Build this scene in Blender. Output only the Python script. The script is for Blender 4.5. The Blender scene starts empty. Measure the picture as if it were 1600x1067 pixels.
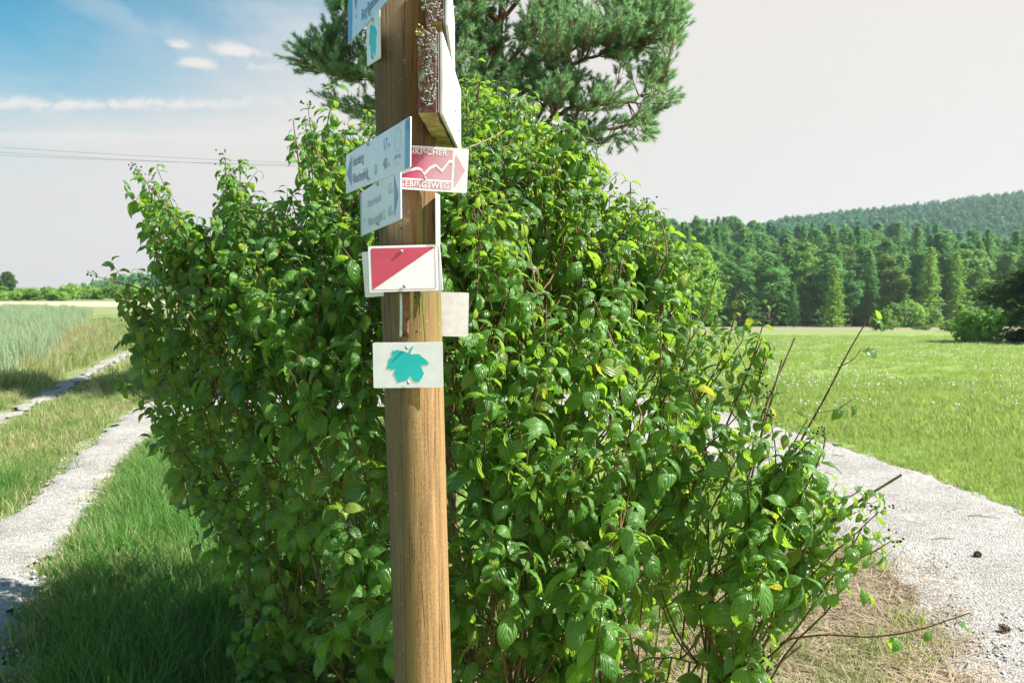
import bpy, bmesh, math, random
import numpy as np
from mathutils import Vector, Matrix, noise
from mathutils.geometry import tessellate_polygon

random.seed(7)
RS = np.random.RandomState(11)
R = math.radians
S = bpy.context.scene
C = S.collection

# ------------------------------------------------------------------ camera
PITCH = 3.47
F = 1244.4                      # focal length in pixels of the 1600 px photograph
EYE = 1.6
cam_d = bpy.data.cameras.new("camera")
cam = bpy.data.objects.new("camera", cam_d)
C.objects.link(cam)
cam.location = (0, 0, EYE)
cam.rotation_euler = (R(90 - PITCH), 0, 0)
cam_d.sensor_width = 36
cam_d.lens = 28
cam_d.clip_start = 0.05
cam_d.clip_end = 6000
cam_d.dof.use_dof = True
cam_d.dof.focus_distance = 1.85
cam_d.dof.aperture_fstop = 11
S.camera = cam

# ------------------------------------------------------------------ light
SUN_EL = 44.0
SUN_AZ = 98.0                   # degrees clockwise from the view direction (+Y): from the right, a little towards the camera
w = bpy.data.worlds.new("World")
S.world = w
w.use_nodes = True
sun_vec = Vector((math.cos(R(SUN_EL)) * math.sin(R(SUN_AZ)), math.cos(R(SUN_EL)) * math.cos(R(SUN_AZ)), math.sin(R(SUN_EL))))
sd = bpy.data.lights.new("sun", 'SUN')
sd.energy = 5.0
sd.angle = R(0.55)
sd.color = (1.0, 0.955, 0.89)
so = bpy.data.objects.new("sun", sd)
C.objects.link(so)
so.rotation_euler = (-sun_vec).to_track_quat('-Z', 'Y').to_euler()
so.location = (8, -2, 12)

S.view_settings.view_transform = 'Standard'
S.view_settings.look = 'None'
S.view_settings.gamma = 1
S.view_settings.use_curve_mapping = False
S.view_settings.exposure = 1.35
S.render.engine = 'CYCLES'
S.cycles.use_denoising = True
S.cycles.max_bounces = 8
S.cycles.transparent_max_bounces = 8
S.cycles.volume_bounces = 0


class NT:
    """tiny node-graph helper"""
    def __init__(self, tree):
        self.t = tree
        self.t.nodes.clear()

    def n(self, typ, inp=None, **kw):
        nd = self.t.nodes.new(typ)
        for k, v in kw.items():
            setattr(nd, k, v)
        for k, v in (inp or {}).items():
            s = nd.inputs[k]
            if isinstance(v, bpy.types.NodeSocket):
                self.t.links.new(v, s)
            elif isinstance(v, bpy.types.Node):
                self.t.links.new(v.outputs[0], s)
            else:
                s.default_value = v
        return nd

    def m(self, op, a, b=None, c=None, clamp=False):
        inp = {0: a}
        if b is not None:
            inp[1] = b
        if c is not None:
            inp[2] = c
        return self.n('ShaderNodeMath', inp, operation=op, use_clamp=clamp).outputs[0]

    def mix(self, f, a, b, blend='MIX'):
        nd = self.n('ShaderNodeMix', {0: f, 6: a, 7: b}, data_type='RGBA', blend_type=blend)
        return nd.outputs[2]

    def ramp(self, f, stops, interp='LINEAR'):
        nd = self.n('ShaderNodeValToRGB', {0: f})
        cr = nd.color_ramp
        cr.interpolation = interp
        while len(cr.elements) < len(stops):
            cr.elements.new(0.5)
        for e, (p, c) in zip(cr.elements, stops):
            e.position = p
            e.color = c if len(c) == 4 else (*c, 1)
        return nd.outputs[0]

    def noise(self, vec, scale, detail=4, rough=0.55, dist=0.0, out=0):
        nd = self.n('ShaderNodeTexNoise', {'Scale': scale, 'Detail': detail, 'Roughness': rough, 'Distortion': dist})
        if vec is not None:
            self.t.links.new(vec, nd.inputs['Vector'])
        return nd.outputs[out]

    def smooth(self, x, a, b):
        nd = self.n('ShaderNodeMapRange', {0: x, 1: a, 2: b, 3: 0.0, 4: 1.0}, interpolation_type='SMOOTHSTEP')
        return nd.outputs[0]

    def scaled(self, vec, s):
        return self.n('ShaderNodeMapping', {0: vec, 3: s}).outputs[0]


def pixdir(px, py):
    cx, cy = (px - 800) / F, (533.5 - py) / F
    p = R(PITCH)
    v = Vector((cx, math.cos(p) + cy * math.sin(p), -math.sin(p) + cy * math.cos(p)))
    return v


def P(px, py, d):
    """point at depth d (metres along the view axis, nearly +Y)"""
    return Vector((0, 0, EYE)) + pixdir(px, py) * d


def build_world():
    g = NT(w.node_tree)
    tc = g.n('ShaderNodeTexCoord').outputs['Generated']
    sky = g.n('ShaderNodeTexSky', sky_type='NISHITA')
    sky.sun_disc = False
    sky.sun_elevation = R(SUN_EL)
    sky.sun_rotation = R(SUN_AZ)
    sky.air_density = 1.3
    sky.dust_density = 0.7
    sky.ozone_density = 1.5
    nrm = g.n('ShaderNodeVectorMath', {0: tc}, operation='NORMALIZE').outputs[0]
    sep = g.n('ShaderNodeSeparateXYZ', {0: nrm})
    X, Y, Z = sep.outputs
    dot = g.n('ShaderNodeVectorMath', {0: nrm, 1: tuple(sun_vec)}, operation='DOT_PRODUCT').outputs[1]
    # thin bright haze: strongest round the sun and near the horizon, as in the photograph's air
    hz = g.m('MULTIPLY', g.m('SUBTRACT', 0.342, Z), 2.4)
    v = g.m('ADD', dot, hz)
    nz = g.noise(g.scaled(nrm, (3, 3, 9)), 1.6, 5, 0.6, 0.4)
    v = g.m('ADD', v, g.m('MULTIPLY', g.m('SUBTRACT', nz, 0.5), 0.22))
    f = g.smooth(v, -0.17, 0.24)
    base = g.n('ShaderNodeHueSaturation', {0: 0.478, 1: 2.05, 2: 1.0, 4: sky.outputs[0]}).outputs[0]
    skyc = g.n('ShaderNodeVectorMath', {0: base, 3: 0.050}, operation='SCALE').outputs[0]
    white = (0.330, 0.314, 0.300, 1)
    col = g.mix(f, skyc, white)
    # cloud streaks in azimuth / elevation of the direction
    az = g.m('ARCTAN2', X, Y)
    el = g.m('ARCSINE', Z)
    def blob(px, py, sx, sy, amp, nscale, nx=1.0, lo=0.35, hi=0.9, slope=0.0):
        d = pixdir(px, py).normalized()
        a0, e0 = math.atan2(d.x, d.y), math.asin(d.z)
        da = g.m('SUBTRACT', az, a0)
        de = g.m('SUBTRACT', g.m('SUBTRACT', el, e0), g.m('MULTIPLY', da, slope))
        comb = g.n('ShaderNodeCombineXYZ', {0: g.m('MULTIPLY', da, nx), 1: de, 2: px * 0.01}).outputs[0]
        nn = g.noise(comb, nscale, 5, 0.65)
        q = g.m('ADD', g.m('POWER', g.m('ABSOLUTE', g.m('DIVIDE', da, sx)), 2.0), g.m('POWER', g.m('ABSOLUTE', g.m('DIVIDE', de, sy)), 2.0))
        fall = g.m('POWER', 2.718, g.m('MULTIPLY', q, -1.0))
        val = g.m('ADD', fall, g.m('MULTIPLY', g.m('SUBTRACT', nn, 0.5), 4.0))
        return g.m('MULTIPLY', g.m('MULTIPLY', g.smooth(val, lo, hi), fall), amp)
    parts = [blob(375, 80, .034, .009, 1.2, 42, .5, .15, 1.0), blob(305, 99, .024, .006, 1.1, 50, .5, .15, 1.0),
             blob(280, 71, .016, .006, .9, 60, .5, .15, 1.1), blob(415, 105, .03, .006, .5, 80, 1, .3, .8),
             blob(120, 163, .30, .0085, 1.0, 75, .8, .1, 1.2, 0.10), blob(60, 214, .32, .009, .5, 20, .3, .1, .8, .08),
             blob(200, 30, .16, .02, .25, 20, .6, .2, .9, -.35), blob(480, 40, .10, .03, .3, 18, .7, .2, .9)]
    tot = parts[0]
    for p_ in parts[1:]:
        tot = g.m('ADD', tot, p_)
    tot = g.m('MINIMUM', g.m('MULTIPLY', tot, .85), 0.85)
    col = g.mix(tot, col, (0.37, 0.345, 0.33, 1))
    bg = g.n('ShaderNodeBackground', {0: col, 1: 1.0})
    out = g.n('ShaderNodeOutputWorld', {0: bg.outputs[0]})


build_world()


# ------------------------------------------------------------------ object helpers
def tag(o, label=None, cat=None, group=None, kind=None):
    if label:
        o['label'] = label
    if cat:
        o['category'] = cat
    if group:
        o['group'] = group
    if kind:
        o['kind'] = kind
    return o


def empty(name, loc=(0, 0, 0), label=None, cat=None, group=None, mat=None):
    o = bpy.data.objects.new(name, None)
    o.empty_display_size = 0.1
    C.objects.link(o)
    if mat is not None:
        o.matrix_world = mat
    else:
        o.location = loc
    return tag(o, label, cat, group)


def link(name, mesh, material=None, parent=None, smooth=False):
    if material is not None and not mesh.materials:
        mesh.materials.append(material)
    if smooth:
        mesh.polygons.foreach_set('use_smooth', [True] * len(mesh.polygons))
    o = bpy.data.objects.new(name, mesh)
    C.objects.link(o)
    if parent is not None:
        o.parent = parent
    return o


def np_mesh(name, verts, faces, uv=None, smooth=True, attrs=None):
    """verts (N,3), faces (M,k) all the same size"""
    me = bpy.data.meshes.new(name)
    verts = np.asarray(verts, dtype=np.float32)
    faces = np.asarray(faces, dtype=np.int32)
    n, k = faces.shape
    me.vertices.add(len(verts))
    me.vertices.foreach_set('co', verts.ravel())
    me.loops.add(n * k)
    me.loops.foreach_set('vertex_index', faces.ravel())
    me.polygons.add(n)
    me.polygons.foreach_set('loop_start', np.arange(0, n * k, k, dtype=np.int32))
    me.polygons.foreach_set('loop_total', np.full(n, k, dtype=np.int32))
    if smooth:
        me.polygons.foreach_set('use_smooth', np.ones(n, dtype=bool))
    me.update(calc_edges=True)
    if uv is not None:
        l = me.uv_layers.new(name='UVMap')
        l.data.foreach_set('uv', np.asarray(uv, dtype=np.float32)[faces.ravel()].ravel())
    for an, (typ, dat) in (attrs or {}).items():
        a = me.attributes.new(an, typ, 'POINT')
        a.data.foreach_set('vector' if typ == 'FLOAT_VECTOR' else 'value', np.asarray(dat).ravel())
    me.validate()
    return me


def bm_mesh(name, bm):
    me = bpy.data.meshes.new(name)
    bm.normal_update()
    bm.to_mesh(me)
    bm.free()
    return me


def tube_np(pts, rad, sides=5):
    """verts, quads of one tube along pts"""
    pts = np.asarray(pts, dtype=float)
    n = len(pts)
    rad = np.broadcast_to(np.asarray(rad, dtype=float), (n,))
    tan = np.gradient(pts, axis=0)
    tan /= np.linalg.norm(tan, axis=1)[:, None] + 1e-9
    ref = np.array([0.31, 0.95, 0.05]) if abs(tan[0][1]) < 0.8 else np.array([1, 0, 0.1])
    a = np.cross(tan, ref)
    a /= np.linalg.norm(a, axis=1)[:, None] + 1e-9
    b = np.cross(tan, a)
    th = np.linspace(0, 2 * np.pi, sides, endpoint=False)
    v = pts[:, None] + rad[:, None, None] * (np.cos(th)[None, :, None] * a[:, None] + np.sin(th)[None, :, None] * b[:, None])
    v = v.reshape(-1, 3)
    f = []
    for i in range(n - 1):
        for j in range(sides):
            k = (j + 1) % sides
            f.append((i * sides + j, i * sides + k, (i + 1) * sides + k, (i + 1) * sides + j))
    return v, np.array(f)


class Bag:
    """collects vertex / face arrays of one face size"""
    def __init__(self):
        self.v, self.f, self.u, self.n = [], [], [], 0

    def add(self, v, f, u=None):
        self.v.append(v)
        self.f.append(np.asarray(f) + self.n)
        if u is not None:
            self.u.append(u)
        self.n += len(v)

    def mesh(self, name, smooth=True):
        return np_mesh(name, np.concatenate(self.v), np.concatenate(self.f), np.concatenate(self.u) if self.u else None, smooth)


def bez(p0, p1, p2, n):
    t = np.linspace(0, 1, n)[:, None]
    p0, p1, p2 = map(np.asarray, (p0, p1, p2))
    return (1 - t) ** 2 * p0 + 2 * t * (1 - t) * p1 + t * t * p2


def inside(poly, x, y):
    """vectorised point in polygon"""
    x = np.asarray(x, dtype=float)
    y = np.asarray(y, dtype=float)
    r = np.zeros(x.shape, dtype=bool)
    n = len(poly)
    for i in range(n):
        x0, y0 = poly[i]
        x1, y1 = poly[(i + 1) % n]
        if y0 == y1:
            continue
        c = ((y0 > y) != (y1 > y)) & (x < (x1 - x0) * (y - y0) / (y1 - y0) + x0)
        r ^= c
    return r


def edge_dist(poly, x, y):
    d = np.full(np.asarray(x).shape, 1e9)
    n = len(poly)
    for i in range(n):
        ax, ay = poly[i]
        bx, by = poly[(i + 1) % n]
        ex, ey = bx - ax, by - ay
        L = ex * ex + ey * ey + 1e-12
        t = np.clip(((x - ax) * ex + (y - ay) * ey) / L, 0, 1)
        d = np.minimum(d, np.hypot(x - ax - t * ex, y - ay - t * ey))
    return d


# ------------------------------------------------------------------ materials
MATS = {}


def new_mat(name):
    m = bpy.data.materials.new(name)
    m.use_nodes = True
    return m, NT(m.node_tree)


def finish(g, surf, disp=None):
    g.n('ShaderNodeOutputMaterial', {0: surf})


def simple(name, col, rough=0.5, metal=0.0, spec=0.5, nscale=30, var=0.12, bump=0.0):
    m, g = new_mat(name)
    oc = g.n('ShaderNodeTexCoord').outputs['Object']
    n = g.noise(oc, nscale, 5, 0.6)
    dark = tuple(c * (1 - var) for c in col) + (1,)
    lite = tuple(min(1, c * (1 + var)) for c in col) + (1,)
    c = g.mix(g.smooth(n, .3, .7), dark, lite)
    b = g.n('ShaderNodeBsdfPrincipled', {'Base Color': c, 'Roughness': rough, 'Metallic': metal, 'Specular IOR Level': spec})
    if bump:
        bp = g.n('ShaderNodeBump', {'Strength': bump, 'Distance': 0.002, 'Height': n})
        g.t.links.new(bp.outputs[0], b.inputs['Normal'])
    finish(g, b.outputs[0])
    return m


def leafy(name, c1, c2, trans, tw=0.4, rough=0.45, spec=0.4, scale=1.0, dry=None, objvar=0.3, thr=(.3, .7)):
    """leaf / needle / blade material: reflecting and translucent, with variation"""
    m, g = new_mat(name)
    geo = g.n('ShaderNodeNewGeometry')
    oi = g.n('ShaderNodeObjectInfo')
    n = g.noise(geo.outputs['Position'], scale, 3, 0.6)
    v = g.m('ADD', g.m('MULTIPLY', oi.outputs['Random'], objvar), g.m('MULTIPLY', g.smooth(n, *thr), 1 - objvar))
    v2 = g.m('ADD', g.m('MULTIPLY', geo.outputs['Random Per Island'], .5), g.m('MULTIPLY', v, .5))
    c = g.mix(v2, (*c1, 1), (*c2, 1))
    if dry:
        f = g.smooth(g.m('ADD', g.m('MULTIPLY', g.noise(geo.outputs['Position'], dry[1], 3, .6), .6), g.m('MULTIPLY', geo.outputs['Random Per Island'], .4)), dry[2], dry[3])
        c = g.mix(f, c, (*dry[0], 1))
    b = g.n('ShaderNodeBsdfPrincipled', {'Base Color': c, 'Roughness': rough, 'Specular IOR Level': spec})
    tcol = g.mix(0.75, c, (*trans, 1))
    t = g.n('ShaderNodeBsdfTranslucent', {0: tcol})
    mx = g.n('ShaderNodeMixShader', {0: tw, 1: b.outputs[0], 2: t.outputs[0]})
    finish(g, mx.outputs[0])
    return m


# ------------------------------------------------------------------ terrain
def sst(a, b, x):
    t = np.clip((np.asarray(x, dtype=float) - a) / (b - a), 0, 1)
    return t * t * (3 - 2 * t)


def H(x, y):
    x = np.asarray(x, dtype=float)
    y = np.asarray(y, dtype=float)
    yy = np.maximum(y, 0)
    s = x / (yy + 5)
    t = sst(-.25, .15, s)
    h = -0.0343 * np.maximum(0, np.minimum(yy, 168) - 8) * t
    h = h + t * (0.115 - .042 * sst(.34, .66, s)) * np.maximum(0, np.minimum(yy, 330) - 168)
    # forested ridge at the right, far behind
    ridge = np.interp(s, [.12, .22, .34, .45, .66, .9, 1.5], [12, 30, 60, 72, 99, 130, 140])
    h = h + t * sst(380, 860, yy) * (ridge - 14)
    h = h + 0.03 * np.sin(x * .31 + 1) * np.sin(y * .23) * sst(10, 30, yy)
    return h


def Gp(px, py):
    """where the ray of a pixel meets the ground"""
    d = pixdir(px, py)
    t = EYE / max(1e-3, -d.z)
    for _ in range(25):
        q = Vector((0, 0, EYE)) + d * t
        t2 = (EYE - float(H(q.x, q.y))) / max(1e-3, -d.z)
        t = t * .5 + t2 * .5
    q = Vector((0, 0, EYE)) + d * t
    return (q.x, q.y)


def nzv(x, y, s, seed=0.0):
    return np.array([noise.noise(Vector((a * s, b * s, seed))) for a, b in zip(np.ravel(x), np.ravel(y))]).reshape(np.shape(x))


ys = np.concatenate([np.linspace(-14, 0, 12), np.linspace(.4, 14, 56), np.geomspace(14.5, 170, 70), np.linspace(176, 420, 30), np.linspace(440, 1500, 34)])
us = np.concatenate([-np.geomspace(.02, 1.7, 44)[::-1], [0], np.geomspace(.02, 1.7, 44)])
UU, YY = np.meshgrid(us, ys)
XX = UU * (np.maximum(YY, 0) + 5)
XX = np.where(YY < 0, UU * (5 - YY), XX)
ZZ = H(XX, YY)
nr, nc = XX.shape
idx = np.arange(nr * nc).reshape(nr, nc)
gf = np.stack([idx[:-1, :-1], idx[:-1, 1:], idx[1:, 1:], idx[1:, :-1]], -1).reshape(-1, 4)

FIELD = [Gp(-900, 640), Gp(-400, 620), Gp(0, 605), Gp(60, 575), Gp(110, 545), Gp(140, 515), Gp(150, 492), Gp(120, 484), Gp(-500, 482), Gp(-1500, 490)]
LT = [Gp(*p) for p in [(-700, 1400), (-150, 930), (0, 812), (55, 770), (104, 722), (138, 690), (176, 662), (208, 640), (236, 622), (290, 611), (420, 607), (700, 608), (1000, 620), (1150, 648), (1200, 664), (1290, 690), (1400, 728), (1500, 762), (1600, 800),
       (1900, 900), (2400, 1100), (2900, 1700), (1700, 1700), (1480, 1200), (1462, 1067), (1425, 980), (1360, 890), (1250, 800), (1150, 735), (1000, 690), (800, 665), (500, 645), (330, 646), (290, 655), (255, 672),
       (218, 704), (180, 748), (150, 794), (108, 850), (82, 896), (46, 970), (18, 1067), (-90, 1400)]]
T2 = [Gp(*p) for p in [(-200, 760), (-100, 702), (0, 647), (60, 616), (110, 592), (160, 564), (192, 551), (225, 545), (228, 550), (198, 561), (165, 579), (115, 609), (62, 637), (0, 671), (-100, 732), (-200, 802)]]
STRAWZ = [Gp(*p) for p in [(1190, 1250), (1180, 1000), (1220, 900), (1290, 850), (1360, 885), (1405, 960), (1440, 1060), (1500, 1250)]]


def mat_ground():
    m, g = new_mat("ground_turf")
    geo = g.n('ShaderNodeNewGeometry')
    pos = geo.outputs['Position']
    sep = g.n('ShaderNodeSeparateXYZ', {0: pos})
    X, Y, Z = sep.outputs
    n1 = g.noise(pos, .35, 5, .65)
    n2 = g.noise(pos, 6, 5, .7)
    n3 = g.noise(pos, 45, 4, .7)
    mead = g.mix(g.smooth(n1, .3, .7), (.18, .28, .06, 1), (.29, .36, .12, 1))
    mead = g.mix(g.smooth(n2, .35, .75), mead, (.17, .29, .045, 1))
    # bands of white bloom far out in the meadow
    nb = g.noise(g.scaled(pos, (.12, .5, .1)), 1.2, 5, .7)
    mead = g.mix(g.m('MULTIPLY', g.smooth(nb, .55, .72), g.m('MULTIPLY', g.smooth(n3, .42, .6), .55)), mead, (.62, .66, .52, 1))
    mead = g.mix(g.m('MULTIPLY', g.smooth(n3, .3, .7), .3), mead, (.06, .10, .02, 1))
    # dry strip along the wood edge
    s = g.m('DIVIDE', X, g.m('ADD', Y, 5))
    dry = g.m('MULTIPLY', g.smooth(g.m('ADD', Y, g.m('MULTIPLY', g.m('SUBTRACT', n1, .5), 26)), 80, 94), g.smooth(s, -.2, .1))
    mead = g.mix(g.m('MULTIPLY', dry, .9), mead, (.24, .235, .13, 1))
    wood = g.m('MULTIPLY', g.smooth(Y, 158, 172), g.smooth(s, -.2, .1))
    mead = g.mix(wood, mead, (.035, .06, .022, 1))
    # left-hand land: rough grass, then a strip of ripe corn
    left = g.smooth(s, -.12, -.2)
    rough = g.mix(g.smooth(n2, .3, .7), (.17, .22, .08, 1), (.30, .30, .16, 1))
    rough = g.mix(g.smooth(n1, .4, .7), rough, (.13, .19, .05, 1))
    corn = g.m('MULTIPLY', g.smooth(Y, 92, 98), g.smooth(Y, 152, 146))
    rough = g.mix(corn, rough, (.46, .38, .27, 1))
    c = g.mix(left, mead, rough)
    # bare littered soil under the bush
    r2 = g.m('ADD', g.m('POWER', g.m('DIVIDE', g.m('SUBTRACT', X, 0.0), 1.35), 2.0), g.m('POWER', g.m('DIVIDE', g.m('SUBTRACT', Y, 3.5), 1.25), 2.0))
    soil = g.smooth(g.m('ADD', r2, g.m('MULTIPLY', g.m('SUBTRACT', n2, .5), .8)), 1.15, .75)
    sc = g.mix(g.smooth(n3, .35, .65), (.10, .07, .04, 1), (.26, .20, .13, 1))
    c = g.mix(soil, c, sc)
    bp = g.n('ShaderNodeBump', {'Strength': .8, 'Distance': .04, 'Height': g.m('ADD', n2, g.m('MULTIPLY', n3, .5))})
    b = g.n('ShaderNodeBsdfPrincipled', {'Base Color': c, 'Roughness': .95, 'Specular IOR Level': .1, 'Normal': bp.outputs[0]})
    finish(g, b.outputs[0])
    return m


ground = link("ground", np_mesh("ground", np.stack([XX, YY, ZZ], -1).reshape(-1, 3), gf), mat_ground())
tag(ground, "gently rolling grassland round the path fork", None, None, 'structure')


def mat_gravel(name, a, b_, c_):
    m, g = new_mat(name)
    pos = g.n('ShaderNodeNewGeometry').outputs['Position']
    n1 = g.noise(pos, 1.6, 6, .7, .3)
    n2 = g.noise(pos, 14, 6, .7)
    vo = g.n('ShaderNodeTexVoronoi', {'Vector': pos, 'Scale': 75.0, 'Randomness': 1.0})
    vo2 = g.n('ShaderNodeTexVoronoi', {'Vector': pos, 'Scale': 190.0})
    c = g.mix(g.smooth(n1, .38, .6), (*a, 1), (*b_, 1))
    c = g.mix(g.m('MULTIPLY', g.smooth(n2, .5, .75), .55), c, (*c_, 1))
    sepc = g.n('ShaderNodeSeparateColor', {0: vo.outputs['Color']})
    c = g.mix(.45, c, g.mix(sepc.outputs[0], (.15, .135, .115, 1), (.62, .60, .56, 1)))
    h = g.m('ADD', g.m('MULTIPLY', g.m('SUBTRACT', 1, vo.outputs['Distance']), .8), g.m('ADD', g.m('MULTIPLY', g.m('SUBTRACT', 1, vo2.outputs['Distance']), .35), g.m('MULTIPLY', n2, 1.2)))
    bp = g.n('ShaderNodeBump', {'Strength': .9, 'Distance': .014, 'Height': h})
    b = g.n('ShaderNodeBsdfPrincipled', {'Base Color': c, 'Roughness': .95, 'Specular IOR Level': .15, 'Normal': bp.outputs[0]})
    finish(g, b.outputs[0])
    return m


M_gravel = mat_gravel("limestone_gravel", (.30, .28, .25), (.43, .415, .385), (.21, .17, .13))


def strip(name, poly, cell, lift, material, label, amp=.12, xr=None, yr=None, seed=3.0):
    px = [p[0] for p in poly]
    py = [p[1] for p in poly]
    x0, x1 = xr or (min(px), max(px))
    y0, y1 = yr or (min(py), max(py))
    gx = np.arange(x0, x1 + cell, cell)
    gy = np.arange(y0, y1 + cell, cell)
    A, B = np.meshgrid(gx, gy)
    ins = inside(poly, A, B)
    ed = edge_dist(poly, A, B)
    sd_ = np.where(ins, ed, -ed)
    near = np.abs(sd_) < amp * 2.5
    nn = np.zeros_like(A)
    nn[near] = nzv(A[near], B[near], 3.5, seed) * .7 + nzv(A[near], B[near], 11, seed) * .5
    nn *= np.clip(1 - np.abs(sd_) / (amp * 2.5), 0, 1)
    keep = sd_ + nn * amp * 2 > 0
    vid = -np.ones(A.shape, dtype=int)
    cell_ok = keep[:-1, :-1] & keep[:-1, 1:] & keep[1:, 1:] & keep[1:, :-1]
    used = np.zeros(A.shape, dtype=bool)
    for a, b in ((slice(None, -1), slice(None, -1)), (slice(None, -1), slice(1, None)), (slice(1, None), slice(1, None)), (slice(1, None), slice(None, -1))):
        used[a, b] |= cell_ok
    vid[used] = np.arange(used.sum())
    jx = (RS.rand(*A.shape) - .5) * cell * .5
    jy = (RS.rand(*A.shape) - .5) * cell * .5
    VX, VY = (A + jx)[used], (B + jy)[used]
    rut = nzv(VX, VY, 1.1, 7.0) * .012 + nzv(VX, VY, 5.0, 2.0) * .006
    lowr = np.clip((sd_ + nn * amp * 2)[used] / .12, 0, 1)
    VZ = H(VX, VY) + lift * (-.5 + 1.5 * lowr) + np.maximum(rut, -.3 * lift)
    q = np.stack([vid[:-1, :-1], vid[:-1, 1:], vid[1:, 1:], vid[1:, :-1]], -1)[cell_ok]
    o = link(name, np_mesh(name, np.stack([VX, VY, VZ], 1), q), material)
    tag(o, label, None, None, 'structure')
    return o


strip("gravel_path", LT, .06, .03, M_gravel, "pale limestone gravel track forking behind the bush", xr=(-5.2, 7.5), yr=(1.2, 13.5))
strip("wheel_track", T2, .08, .03, M_gravel, "narrow pale wheel track in the grass", amp=.17, xr=(-13, -4), yr=(5.5, 22))


# ------------------------------------------------------------------ scatter of instanced tufts (geometry nodes)
def scatter(name, pts, rot, scl, protos, material, label, kind='stuff', cat=None):
    n = len(pts)
    me = bpy.data.meshes.new(name)
    me.vertices.add(n)
    me.vertices.foreach_set('co', np.asarray(pts, dtype=np.float32).ravel())
    a = me.attributes.new('rot', 'FLOAT_VECTOR', 'POINT')
    a.data.foreach_set('vector', np.asarray(rot, dtype=np.float32).ravel())
    a = me.attributes.new('scl', 'FLOAT', 'POINT')
    a.data.foreach_set('value', np.asarray(scl, dtype=np.float32))
    a = me.attributes.new('pick', 'INT', 'POINT')
    a.data.foreach_set('value', RS.randint(0, len(protos), n).astype(np.int32))
    o = bpy.data.objects.new(name, me)
    C.objects.link(o)
    me.materials.append(material)
    ng = bpy.data.node_groups.new(name + "_nodes", 'GeometryNodeTree')
    ng.interface.new_socket("Geometry", in_out='INPUT', socket_type='NodeSocketGeometry')
    ng.interface.new_socket("Geometry", in_out='OUTPUT', socket_type='NodeSocketGeometry')
    N, L = ng.nodes, ng.links
    gi, go = N.new('NodeGroupInput'), N.new('NodeGroupOutput')
    gti = N.new('GeometryNodeGeometryToInstance')
    for i, pm in enumerate(reversed(protos)):
        po = bpy.data.objects.new(name + "_shape", pm)       # a source the scatter reads, never linked to the scene
        inf = N.new('GeometryNodeObjectInfo')
        inf.inputs['Object'].default_value = po
        L.new(inf.outputs['Geometry'], gti.inputs[0])
    iop = N.new('GeometryNodeInstanceOnPoints')
    L.new(gi.outputs[0], iop.inputs['Points'])
    L.new(gti.outputs[0], iop.inputs['Instance'])
    iop.inputs['Pick Instance'].default_value = True
    for an, typ, sock in (('pick', 'INT', 'Instance Index'), ('rot', 'FLOAT_VECTOR', 'Rotation'), ('scl', 'FLOAT', 'Scale')):
        na = N.new('GeometryNodeInputNamedAttribute')
        na.data_type = typ
        na.inputs['Name'].default_value = an
        src = na.outputs[0]
        if an == 'rot':
            e2r = N.new('FunctionNodeEulerToRotation')
            L.new(src, e2r.inputs[0])
            src = e2r.outputs[0]
        L.new(src, iop.inputs[sock])
    L.new(iop.outputs[0], go.inputs[0])
    md = o.modifiers.new("scatter", 'NODES')
    md.node_group = ng
    tag(o, label, cat, None, kind)
    return o


def tuft(name, n, rad, h0, h1, wid, lean, material, seg=4, seed=0, droop=.6, flat=False):
    rs = np.random.RandomState(seed)
    bag = Bag()
    for i in range(n):
        r = rad * math.sqrt(rs.rand())
        a = rs.rand() * 6.283
        bx, by = r * math.cos(a), r * math.sin(a)
        d = rs.rand() * 6.283 if rs.rand() < .5 else a + rs.randn() * .5
        h = h0 + (h1 - h0) * rs.rand()
        ln = lean * (rs.rand() * .9 + .1) * h
        t = np.linspace(0, 1, seg + 1)
        if flat:
            px = bx + np.cos(d) * t * h
            py = by + np.sin(d) * t * h
            pz = .004 + np.sin(t * 3.14) * h * .12 * rs.rand() + rs.rand() * .015
        else:
            k = droop * (rs.rand() * .8 + .2)
            px = bx + np.cos(d) * ln * t ** 1.8
            py = by + np.sin(d) * ln * t ** 1.8
            pz = h * (t - k * .5 * t ** 2.6)
        tw = d + 1.57 + rs.randn() * .5
        ww = wid * (.6 + .8 * rs.rand()) * (1 - t ** 1.6 * .92) * .5
        ox, oy = np.cos(tw) * ww, np.sin(tw) * ww
        v = np.empty((2 * (seg + 1), 3))
        v[0::2] = np.stack([px - ox, py - oy, pz], 1)
        v[1::2] = np.stack([px + ox, py + oy, pz], 1)
        f = [(2 * j, 2 * j + 1, 2 * j + 3, 2 * j + 2) for j in range(seg)]
        bag.add(v, f)
    me = bag.mesh(name)
    me.materials.append(material)
    return me


def scat_grass(name, poly_xy, n, protos, mat_, label, s0=.7, s1=1.3, keep=None, xr=None, yr=None, tilt=.15, power=1.0, z=0.0, sclf=None):
    """n candidate points over a box, kept by keep(x, y)"""
    x = xr[0] + (xr[1] - xr[0]) * RS.rand(n)
    y = yr[0] + (yr[1] - yr[0]) * RS.rand(n) ** power
    k = keep(x, y)
    x, y = x[k], y[k]
    pts = np.stack([x, y, H(x, y) + z], 1)
    rot = np.stack([RS.randn(len(x)) * tilt, RS.randn(len(x)) * tilt, RS.rand(len(x)) * 6.283], 1)
    scl = s0 + (s1 - s0) * RS.rand(len(x))
    if sclf is not None:
        scl = scl * sclf(x, y)
    return scatter(name, pts, rot, scl, protos, mat_, label)


def inview(x, y, m=1.15, pad=.6):
    return np.abs(x) < .643 * m * y + pad


def path_sd(x, y):
    a = np.where(inside(LT, x, y), 1, -1) * edge_dist(LT, x, y)
    b = np.where(inside(T2, x, y), 1, -1) * edge_dist(T2, x, y)
    return np.maximum(a, b)


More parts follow.
